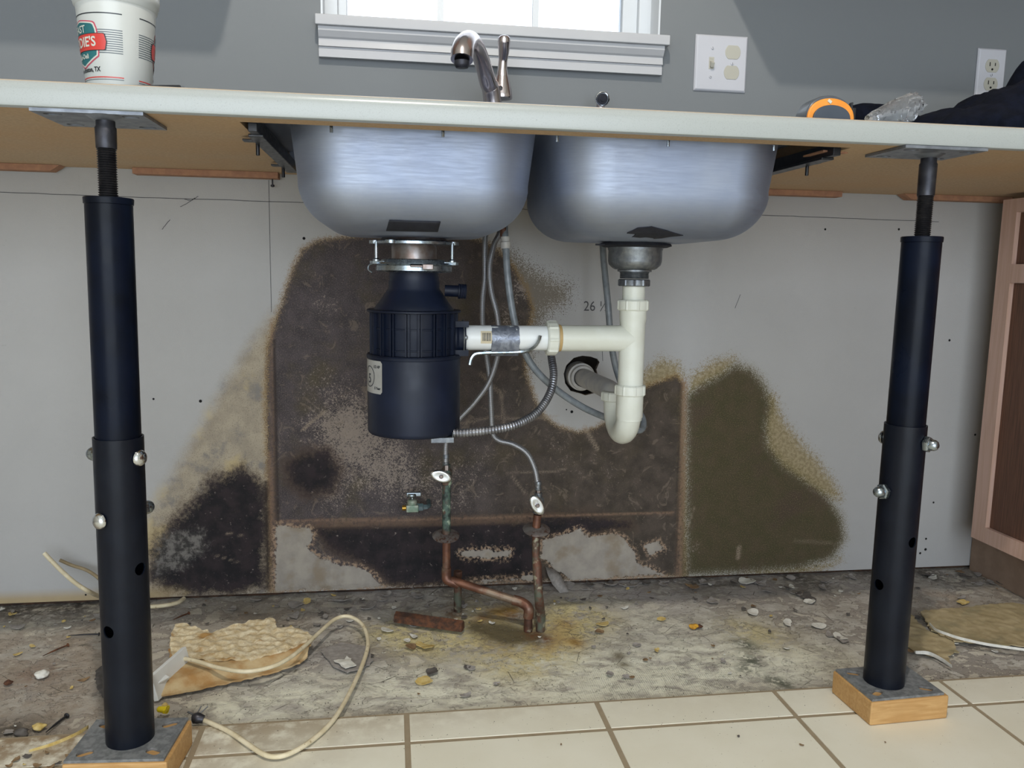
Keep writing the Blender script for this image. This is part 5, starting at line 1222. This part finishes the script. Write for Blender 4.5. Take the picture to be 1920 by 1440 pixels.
# crumpled clear plastic wrapper
mb = MB(); n = 22; m_ = 12; y_ = -.56; 
tip = [(1625, 222), (1640, 212), (1665, 198), (1680, 189), (1700, 183), (1712, 184), (1716, 196)]
low = [(1625, 224), (1645, 224), (1665, 224), (1685, 225), (1700, 224), (1710, 215), (1713, 205)]
tipc, _ = catmull([AY(u, v, y_+.02) for u, v in tip], 1, 4); lowc, _ = catmull([AY(u, v+3, y_-.03) for u, v in low], 1, 4)
N_ = len(tipc); rings = []
for i in range(N_):
    a, b = tipc[i], lowc[i]; c = (a+b)/2; hz = (a.z-b.z)/2; ring = []
    for k in range(20):
        t = 2*PI*k/20; q_ = Vector((0, math.cos(t)*.022*min(1, .25+i/8), math.sin(t)*abs(hz)))
        nn = .008*mnoise.noise(Vector((i*.9, k*.9, 4)))+.004*mnoise.noise(Vector((i*2.1, k*2.3, 9)))
        ring.append(c+q_*(1+nn*20)+Vector((nn*.8, 0, 0)))
    for p in ring: p.z = max(p.z, CT+.0008)
    rings.append(ring)
mb.rings(rings, True, (False, False)); o = mb.build('plastic_wrapper', 'clear_film', ang=12); setp(o, 'crinkled clear plastic wrapper between tape measure and dark jacket', 'wrapper')

# ================================================================== ON THE FLOOR
def zf(x, y): return SLAB+.0045
# old cream cable looping over the slab, with plug
C1 = [(378,1349,.006),(400,1358,.006),(430,1372,.007),(460,1392,.009),(490,1412,.010),(515,1419,.010),(545,1412,.010),(585,1388,.009),(625,1350,.008),(655,1300,.007),(680,1245,.008),(690,1205,.012),(680,1172,.016),(655,1156,.018),(630,1160,.018),(605,1180,.019),(575,1208,.021),(545,1232,.023),(510,1250,.0235),(460,1259,.0235),(410,1252,.0235),(370,1240,.024),(345,1235,.02)]
cab_ = thing('power_cable', 'cream cable looping across the bare floor with a dark end', 'cable', tuple(AZ(378, 1349, .006)))
mb = MB(); mb.tube([AZ(u, v, z) for u, v, z in C1], .0036, 12, 8); mb.build('cable_sheath', 'cable', cab_, ang=80)
e0 = AZ(378, 1349, .008)
mb = MB(); mb.tube([e0+Vector((.003, 0, 0)), e0+Vector((-.006, .001, .002)), e0+Vector((-.012, .002, .001))], [.006, .0085, .0075], 12, 3); mb.build('plug_body', 'dark_steel', cab_)
mb = MB(); mb.tube([e0+Vector((-.008, .006, .006)), e0+Vector((-.004, .018, .012))], .001, 6); mb.tube([e0+Vector((-.004, .006, .006)), e0+Vector((.006, .016, .012))], .001, 6); mb.tube([e0+Vector((-.011, .004, .006)), e0+Vector((-.022, .010, .008))], .0016, 6); mb.build('bare_wires', 'old_metal', cab_)
C2 = [AY(83, 1037, -.055), AY(97, 1052, -.06), AY(115, 1070, -.07), AY(140, 1092, -.085), AY(165, 1108, -.095), AZ(195, 1122, .004), AZ(240, 1136, .003), AZ(290, 1137, .002), AZ(330, 1131, .001), AZ(345, 1122, .000)]
mb = MB(); mb.tube(C2, .0042, 12, 6); t = mb.build('cut_cable', 'cable', ang=80); setp(t, 'short cream cable end poking up against the wall behind the left post', 'cable')
C3 = [AY(112, 1050, -.03), AY(135, 1060, -.03), AY(160, 1068, -.035), AY(180, 1080, -.04), AY(200, 1098, -.05), AY(230, 1112, -.06), AZ(262, 1128, .001)]
mb = MB(); mb.tube(C3, .0034, 12, 6); t = mb.build('cut_cable', simple('dull_cable', '#8a7a5e', .7, 0, '#9c8b6c', 40), ang=80); setp(t, 'duller second cable curving down behind the left post', 'cable')
# water damaged board offcut
def slab_poly(name, P, lab, cat, mat, thick=.006, zfun=None, seed=0, sub=.008, rough_=.0015, jag=.0, parent=None):
    # thin sheet traced on the floor, meshed as a grid, with real thickness and lifted areas
    pts = [AZ(u, v, SLAB+.006) for u, v in P]; poly = [(p.x, p.y) for p in pts]
    out = []
    for i in range(len(poly)):
        a, b = Vector((*poly[i], 0)), Vector((*poly[(i+1) % len(poly)], 0)); k = max(1, int((b-a).length/.006))
        for j in range(k):
            q_ = a.lerp(b, j/k); q_.x += jag*mnoise.noise(Vector((q_.x*120, q_.y*120, seed))); q_.y += jag*mnoise.noise(Vector((q_.x*120, q_.y*120, seed+5))); out.append((q_.x, q_.y))
    bm = bmesh.new(); f = bm.faces.new([bm.verts.new((x, y, 0)) for x, y in out]); bmesh.ops.triangulate(bm, faces=[f])
    for _ in range(5):
        L_ = [e for e in bm.edges if e.calc_length() > sub]
        if not L_: break
        bmesh.ops.subdivide_edges(bm, edges=L_, cuts=1); bmesh.ops.triangulate(bm, faces=[f for f in bm.faces if len(f.verts) > 3])
    n = len(bm.verts); top = []; bot = []
    vs = list(bm.verts)
    zt = [SLAB+.003+(zfun(v.co.x, v.co.y) if zfun else 0)+rough_*mnoise.noise(Vector((v.co.x*70, v.co.y*70, seed))) for v in vs]
    idx = {v: i for i, v in enumerate(vs)}; mb = MB()
    V = [(v.co.x, v.co.y, zt[i]+thick) for i, v in enumerate(vs)]+[(v.co.x, v.co.y, zt[i]) for i, v in enumerate(vs)]
    F = []
    for f in bm.faces: ii = [idx[v] for v in f.verts]; F.append(ii); F.append([n+k for k in reversed(ii)])
    for e in bm.edges:
        if len(e.link_faces) == 1: a, b = idx[e.verts[0]], idx[e.verts[1]]; F.append([a, b, n+b, n+a])
    bm.free(); mb.add(V, F); o = mb.build(name, mat, parent, ang=50); setp(o, lab, cat); return o
BP = [(302,1308),(322,1262),(318,1222),(331,1190),(350,1188),(370,1196),(398,1205),(422,1196),(445,1190),(470,1182),(500,1176),(516,1180),(520,1195),(548,1195),(572,1200),(588,1212),(578,1232),(563,1246),(520,1262),(430,1283),(350,1300)]
d0 = AZ(302, 1308, 0); d1 = AZ(570, 1240, 0); dd = Vector((d1.x-d0.x, d1.y-d0.y, 0)).normalized(); nn_ = Vector((-dd.y, dd.x, 0))
def board_z(x, y):
    t = (x-d0.x)*nn_.x+(y-d0.y)*nn_.y; return .004+.012*max(0, min(1, (t-.008)/.02))
bo_ = slab_poly('board_offcut', BP, 'broken water damaged tan particle board piece under the cable', 'board', simple('board_face', '#c9b48c', .8, 0, '#ab8350', 22, bump=.3), .003, board_z, 4, .006, .0006, .004)
BP2 = [(322,1246),(318,1222),(331,1190),(350,1188),(370,1196),(398,1205),(422,1196),(445,1190),(470,1182),(500,1176),(516,1180),(520,1195),(548,1195),(572,1200),(588,1212),(570,1222),(530,1240),(470,1254),(400,1258),(350,1250)]
slab_poly('crumbled_core', BP2, None, None, 'crumbly_board', .004, lambda x, y: board_z(x, y)+.0032, 8, .005, .005, .005, bo_)
a, b = AZ(295, 1310, SLAB+.004), AZ(342, 1266, SLAB+.004); d = (b-a); d.z = 0; ln = d.length; an = math.atan2(d.y, d.x)
t = thing('white_trim_piece', 'short white plastic trim offcut leaning behind the left post', 'offcut', tuple(a))
mb = MB(); m4 = Matrix.Translation((a+b)/2+Vector((0, .006, .021))) @ Matrix.Rotation(an, 4, 'Z') @ Matrix.Rotation(-.25, 4, 'X')
mb.obox((0, 0, 0), (ln+.03, .008, .042)); mb.v = [tuple(m4 @ Vector(v)) for v in mb.v]; mb.build('strip', 'pvc_new', t, bevel=.001)
mb = MB(); c = AZ(305, 1288, .004); mb.obox((c.x, c.y-.004, .020), (.022, .012, .003), an-.3, .2); mb.build('tab', 'pvc_new', t, bevel=.0006)
# rusty angle piece beside the pipes
a, b = AZ(742, 1158, .006), AZ(868, 1176, .004)
mb = MB(); d = (b-a).normalized(); s_ = Vector((-d.y, d.x, 0)); rings = []
for i in range(13):
    p = a.lerp(b, i/12); w0 = .010+.001*mnoise.noise(Vector((i, 0, 0))); rings.append([p-s_*w0+Vector((0, 0, -.006)), p-s_*w0*.9+Vector((0, 0, .008)), p+s_*.2*w0+Vector((0, 0, .013)), p+s_*w0+Vector((0, 0, .006)), p+s_*w0+Vector((0, 0, -.006))])
mb.rings(rings); o = mb.build('rusty_strip', 'rusted_pipe', ang=40); setp(o, 'dark rusted metal strip lying left of the copper pipes', 'metal strip')
# torn flooring sheets at the right
V1 = [(1725,1150),(1790,1145),(1900,1135),(1990,1150),(1990,1230),(1915,1218),(1850,1212),(1790,1206),(1745,1185)]
slab_poly('torn_flooring', V1, 'large torn olive-tan flooring sheet right of the right post', 'flooring scrap', 'torn_vinyl', .0022, lambda x, y: .004+.006*(.5+.5*mnoise.noise(Vector((x*9, y*9, 1)))), 11, .010, .002, .006)
V2 = [(1708,1150),(1722,1170),(1745,1187),(1785,1200),(1796,1222),(1778,1232),(1784,1247),(1752,1232),(1716,1222),(1700,1212)]
slab_poly('torn_flooring', V2, 'smaller torn tan flooring scrap just beside the right post', 'flooring scrap', 'torn_vinyl', .0022, lambda x, y: .003, 17, .008, .002, .006)
def rim_strip(P, name, lab, mat='flake_white', w_=.004, z=.010):
    mb = MB(); pts, _ = catmull([AZ(u, v, z) for u, v in P], 1, 5); rings = []
    for i, p in enumerate(pts): r = w_*(.5+.5*math.sin(PI*i/(len(pts)-1)))+.0008; rings.append([p+Vector((0, -r, -.003)), p+Vector((0, -r*.3, r*.9)), p+Vector((0, r, r*.2)), p+Vector((0, .3*r, -.004))])
    mb.rings(rings); o = mb.build(name, mat, ang=60); setp(o, lab, 'flooring scrap')
rim_strip([(1743,1168),(1755,1180),(1775,1188),(1800,1196),(1850,1207),(1920,1217)], 'curled_edge', 'white curled torn edge along the large flooring sheet', 'flake_white', .0017)
rim_strip([(1716,1222),(1740,1224),(1765,1236),(1784,1248)], 'curled_edge', 'white curled edge in front of the smaller flooring scrap', w_=.003, z=.004)
rim_strip([(55,1408),(100,1395),(140,1378),(165,1362)], 'curled_edge', 'cream torn flooring edge at lower left beside the wood block', 'flake_yellow', .003, .004)
# grey vinyl flap near the cable loop
slab_poly('torn_flooring', [(600,1218),(640,1205),(690,1212),(700,1240),(680,1254),(650,1260),(625,1250)], 'grey flooring flap inside the cable loop', 'flooring scrap', 'flake_grey', .0015, lambda x, y: .002, 21, .010, .001, .004)
slab_poly('torn_flooring', [(626,1243),(645,1240),(652,1234),(662,1245),(668,1252),(648,1258)], 'white torn paper patch inside the cable loop', 'paper scrap', 'flake_white', .0012, lambda x, y: .007, 23, .006, .002, .004)
slab_poly('torn_flooring', [(196,1250),(205,1262),(196,1270),(200,1300),(205,1330),(180,1290),(178,1262)], 'dark grey torn flap sticking out left of the left post', 'flooring scrap', 'flake_dark', .0015, lambda x, y: .006, 25, .008, .002, .004)
# yellow wire connector
c = AZ(307, 1335, .003); t = thing('wire_connector', 'small yellow wire connector behind the left wood block', 'wire connector', tuple(c))
mb = MB(); mb.lathe([(.0028, -.010), (.0045, -.008), (.0050, 0), (.0062, .006), (.0045, .006), (.004, .002)], c+Vector((0, 0, .004)), (1, -.25, .0), 20); mb.build('shell', 'yellow_plastic', t)
mb = MB(); mb.obox(c+Vector((.004, -.001, .0045)), (.004, .016, .006), -.25); mb.build('wings', 'yellow_plastic', t, bevel=.001)
# nails and screws
def nail(u0, v0, u1, v1, lab, r=.0016, mat='rusted_pipe', head=True):
    a, b = AZ(u0, v0, SLAB+.005), AZ(u1, v1, SLAB+.005); mb = MB(); mb.tube([a, a.lerp(b, .5)+Vector((0, 0, .0006)), b], [.0006, r, r], 10, 3)
    if head: d = (b-a).normalized(); mb.lathe([(r*1.2, 0), (r*2.2, .001), (r*2.2, .002), (r, .0028)], b, d, 14)
    o = mb.build('nail', mat, ang=50); setp(o, lab, 'nail')
nail(128, 1192, 184, 1189, 'dark straight nail on the floor behind the left post', mat='thread_steel')
nail(80, 1230, 126, 1210, 'rusty nail at left behind the white crumb')
nail(86, 1373, 124, 1343, 'dark screw lying against the round cream crumb at lower left', .002, 'thread_steel')
nail(325, 1162, 353, 1150, 'rusty nail just right of the left post near the wall')
nail(40, 1436, 80, 1420, 'thick rusty bolt at the lower left corner', .003)
# crumbs
def crumb(u, v, r, mat, lab, cat='crumb', seed=0, name='plaster_crumb', grp=None):
    c = AZ(u, v, SLAB+.004); mb = MB(); bm = bmesh.new(); bmesh.ops.create_icosphere(bm, subdivisions=3, radius=r)
    for q_ in bm.verts:
        k = 1+.5*mnoise.noise(q_.co/r*1.3+Vector((seed*3.1, seed, 0))); q_.co = Vector((q_.co.x*k, q_.co.y*k*.8, max(q_.co.z*k*.6, -r*.35)))
    mb.add([tuple(c+q_.co+Vector((0, 0, r*.3))) for q_ in bm.verts], [[x.index for x in f.verts] for f in bm.faces]); bm.free()
    o = mb.build(name, mat, ang=60); setp(o, lab, cat, grp); return o
crumb(80, 1268, .0105, 'flake_white', 'white plaster crumb on the floor left of the left post', seed=1)
crumb(73, 1366, .0095, 'flake_yellow', 'round cream crumb touching the dark screw', seed=2)
crumb(118, 1404, .008, 'flake_white', 'pinkish white crumb beside the left wood block', seed=3)
crumb(15, 1282, .007, 'rusted_pipe', 'dark brown lump at the left edge of the floor', seed=5)
crumb(1300, 1177, .009, simple('yellow_chip', '#c8962c', .8, 0, '#a87828', 60), 'bright yellow chip on the floor right of centre', seed=6)
crumb(1311, 1176, .006, 'rusted_pipe', 'brown chip touching the bright yellow chip', seed=7)
crumb(60, 1430, .009, 'flake_brown', 'brown lump in the debris at the lower left corner', seed=9)
crumb(100, 1425, .008, 'flake_brown', 'brown debris lump next to the left wood block', seed=11)
crumb(40, 1378, .010, 'flake_dark', 'dark clump on the torn edge at lower left', seed=12)

# individually shaped flakes
def flake_mesh(r, seed, th=.0010, curl=.3):
    rr = random.Random(seed); n = rr.randint(6, 10); mb = MB(); rad = [r*rr.uniform(.45, 1.1) for _ in range(n)]
    asp = rr.uniform(.5, 1); pts = []
    m2 = n*3; ring = []
    for k in range(m2):
        a = 2*PI*k/m2; i = k/3; f = i-int(i); q_ = rad[int(i) % n]*(1-f)+rad[(int(i)+1) % n]*f; q_ *= 1+rr.uniform(-.07, .07); ring.append((q_*math.cos(a), q_*math.sin(a)*asp))
    def zc(x, y): return curl*((x*x)/r*.9+.25*y+.25*r*mnoise.noise(Vector((x/r, y/r, seed))))
    R0 = [[Vector((x*k, y*k, zc(x*k, y*k)+dz_)) for x, y in ring] for k, dz_ in ((.02, 0), (.5, 0), (1, 0), (1, th), (.5, th), (.02, th))]
    mb.rings(R0); return mb
LAB_OLD = {'flake_grey': 'small grey paint flake scattered on the bare slab', 'flake_white': 'small white plaster flake scattered on the bare slab', 'flake_brown': 'small brown chip scattered on the bare slab', 'flake_dark': 'small dark grey flake scattered on the bare slab', 'flake_yellow': 'small yellowish chip scattered on the bare slab'}
def put_flake(u, v, size, mat, lab=None, grp=None, seed=0, curl=.3, z=None, tilt=.15):
    mb = flake_mesh(size, seed, curl=curl); rr = random.Random(seed*7+1); c = AZ(u, v, SLAB+.004 if z is None else z)
    lo = min(p[2] for p in mb.v); m4 = Matrix.Translation((c.x, c.y, SLAB+.0035-lo*.6 if z is None else z)) @ Matrix.Rotation(rr.uniform(0, 6.28), 4, 'Z') @ Matrix.Rotation(rr.uniform(-tilt, tilt), 4, 'X')
    mb.v = [tuple(m4 @ Vector(p)) for p in mb.v]; o = mb.build('paint_flake', mat, ang=50)
    setp(o, lab, 'flake', grp); return o
BIG = [(1573,1194,.020,'flake_white','large white torn flake, largest left of the right post'),(1475,1168,.014,'flake_white','white curled flake in the middle of the right floor area'),(1535,1173,.017,'flake_white','white flake just behind the largest white flake'),(1410,1148,.014,'flake_white','pale grey flake beside another on the right slab'),
       (1485,1100,.013,'flake_white','upright white flake near the wall at right'),(1520,1128,.014,'flake_white','white flake on a dark scrap at right near the wall'),(1515,1120,.022,'flake_dark','dark grey scrap under a white flake at right'),(1400,1090,.020,'flake_white','long pale chip along the wall right of centre'),
       (1298,1100,.017,'flake_brown','reddish brown chip along the wall right of the pipes'),(1335,1092,.014,'flake_grey','grey flake along the wall next to the reddish chip'),(1178,1098,.022,'flake_grey','large grey flake along the wall right of the pipes'),(1145,1095,.018,'flake_grey','grey curled flake near the wall behind the pipes'),
       (640,1125,.026,'flake_grey','large upturned grey flake near the wall left of the pipes'),(690,1138,.022,'flake_grey','grey flake touching the large upturned one'),(575,1128,.013,'flake_yellow','cream chip near the wall left of the grey flakes'),(730,1182,.014,'flake_white','white-edged flake in front of the rusted strip'),
       (800,1212,.017,'flake_yellow','pale yellow chip in front of the pipes'),(770,1212,.014,'flake_brown','brown chip beside the pale yellow chip'),(798,1277,.018,'flake_yellow','pale cream chip in the front part of the slab'),(812,1258,.013,'flake_dark','dark flake beside the cream chip at front'),
       (1130,1170,.015,'flake_yellow','elongated yellow chip right of the pipes'),(1240,1161,.011,'flake_yellow','small orange-yellow chip far right of the pipes'),(770,1100,.010,'flake_grey','small grey flake standing at the wall behind the pipes'),(1060,1100,.022,'flake_grey','grey paint sheet hanging off the wall base'),
       (1580,1200,.012,'flake_grey','grey flake partly under the largest white flake'),(1555,1190,.014,'flake_grey','grey flake left of the largest white flake'),(1805,1130,.016,'flake_yellow','ochre chip on the torn flooring at right'),(1850,1140,.016,'flake_brown','brown rectangular chip at far right'),(1900,1150,.014,'flake_white','white sliver at the far right edge'),
       (1750,1083,.015,'flake_white','white chip on a dark clump by the wall at right'),(1740,1078,.020,'flake_dark','dark clump by the wall right of the post'),(1708,1175,.012,'flake_white','white chip touching the right post'),(1790,1205,.012,'flake_white','white chip between the two torn flooring sheets'),(620,1100,.016,'flake_grey','grey paper curl at the wall foot left of the pipes'),
       (1035,1090,.010,'flake_dark','dark curl at the foot of the right copper pipe'),(1210,1092,.014,'flake_dark','dark curled scrap at the wall right of the pipes'),(1245,1090,.014,'flake_grey','grey curled scrap at the wall under the pale patch')]
for i, (u, v, r, mat, lab) in enumerate(BIG): put_flake(u, v, r*1.1, mat, lab, seed=100+i, curl=.22, tilt=.28)
REG = {}
def region(u, v, vt, vb):
    side = 'left of the left post' if u < 190 else 'between left post and pipes' if u < 870 else 'between pipes and right post' if u < 1610 else 'right of the right post'
    f = (v-vt)/(vb-vt); row = 'at the wall foot' if f < .22 else 'on the mid slab' if f < .62 else 'near the tiles'
    return row+', '+side
specs = [('flake_grey', 110), ('flake_white', 46), ('flake_brown', 36), ('flake_dark', 62), ('flake_yellow', 28)]
sd = 0
for mat, cnt in specs:
    for i in range(cnt):
        sd += 1; rr = random.Random(5000+sd)
        near = rr.random() < (.7 if mat in ('flake_grey', 'flake_dark') else .4)
        u = rr.uniform(0, 1890); f = min(abs(rr.gauss(0, .16)), 1) if near else rr.random()
        vt = 1137-.042*u; vb = 1400-.075*u if u > 300 else 1390
        v = vt+5+f*(vb-vt-20)
        if 190 < u < 300 or (1610 < u < 1790 and v > 1240) or (120 < u < 390 and v > 1330) or (300 < u < 600 and 1175 < v < 1310): continue
        size = rr.choice((.004, .006, .009, .013, .017) if (near and mat in ('flake_grey', 'flake_dark')) else (.0025, .0035, .005, .007, .010))
        word = {'flake_grey': 'grey paint flake', 'flake_white': 'white plaster flake', 'flake_brown': 'brown wood chip', 'flake_dark': 'dark grey flake', 'flake_yellow': 'yellowish chip'}[mat]
        lab = 'small '+word+' '+region(u, v, vt, vb)
        put_flake(u, v, size, mat, lab, word+'s '+region(u, v, vt, vb), sd, .3, tilt=.2)
for i, (u, v, r, mat) in enumerate([(30,1425,.007,'flake_brown'),(52,1418,.006,'flake_dark'),(70,1436,.007,'flake_brown'),(88,1412,.005,'flake_brown'),(108,1432,.006,'flake_dark'),(18,1436,.006,'flake_brown'),(128,1418,.005,'flake_brown'),(45,1434,.004,'flake_yellow'),(95,1438,.005,'flake_brown')]):
    w_ = {'flake_brown': 'brown', 'flake_dark': 'dark', 'flake_yellow': 'yellow'}[mat]
    put_flake(u, v, r, mat, w_+' debris chip in the pile on the lower left tile', w_+' chips in the lower left pile', 900+i, .4, .0045, .3)
for i, (u, v, r, lab) in enumerate([(1385,1381,.003,'tiny dark speck on the tile in front of the right block'),(1503,1397,.0045,'tan curl of dirt on the tile right of the dark speck'),(1052,1396,.003,'small tan crumb on the tile front centre'),(1660,1392,.002,'tiny brown speck on the tile right of the wood block')]):
    put_flake(u, v, r, 'flake_brown' if i else 'flake_dark', lab, None, 950+i, .4, .0042, .3)
# fine grit nobody could count
mb = MB(); rr = random.Random(99)
for i in range(2600):
    x = rr.uniform(-.95, 1.36); y = -.508*rr.random()**(1.2) if rr.random() < .75 else -.508+.5*rr.random()
    if rr.random() < .12: y = rr.uniform(-.62, -.51); 
    z = (SLAB+.003 if y > -.512 else .0034); s_ = rr.uniform(.0004, .0014)*(1 if y > -.512 else .7); a = rr.uniform(0, 6)
    c = Vector((x, y, z)); p = [Vector((s_*math.cos(a+k*2.1), s_*math.sin(a+k*2.1), -.0004)) for k in range(3)]+[Vector((0, 0, s_*.8))]
    mb.add([c+q_ for q_ in p], [(0, 1, 2), (0, 1, 3), (1, 2, 3), (2, 0, 3)])
o = mb.build('floor_grit', 'flake_dark', sm=False); setp(o, 'fine dark grit sprinkled over the slab and tile edge', 'grit', None, 'stuff')
# loose sheet of peeled wall paper face at the wall foot
mb = MB(); P_ = [(1022,1062),(1040,1068),(1052,1080),(1062,1100),(1066,1110),(1050,1112),(1036,1096),(1028,1080)]
n = len(P_); vs = []
for u, v in P_: y = -.004-.045*max(0, (v-1062)/50); vs.append(AY(u, v, y))
c0 = sum(vs, Vector())/n+Vector((0, -.004, 0)); mb.add(vs+[c0], [(i, (i+1) % n, n) for i in range(n)]); o = mb.build('peeled_paper', 'flake_grey', solid=.0012, ang=60); setp(o, 'curled grey paper strip peeling off the wall behind the right pipe', 'paper')
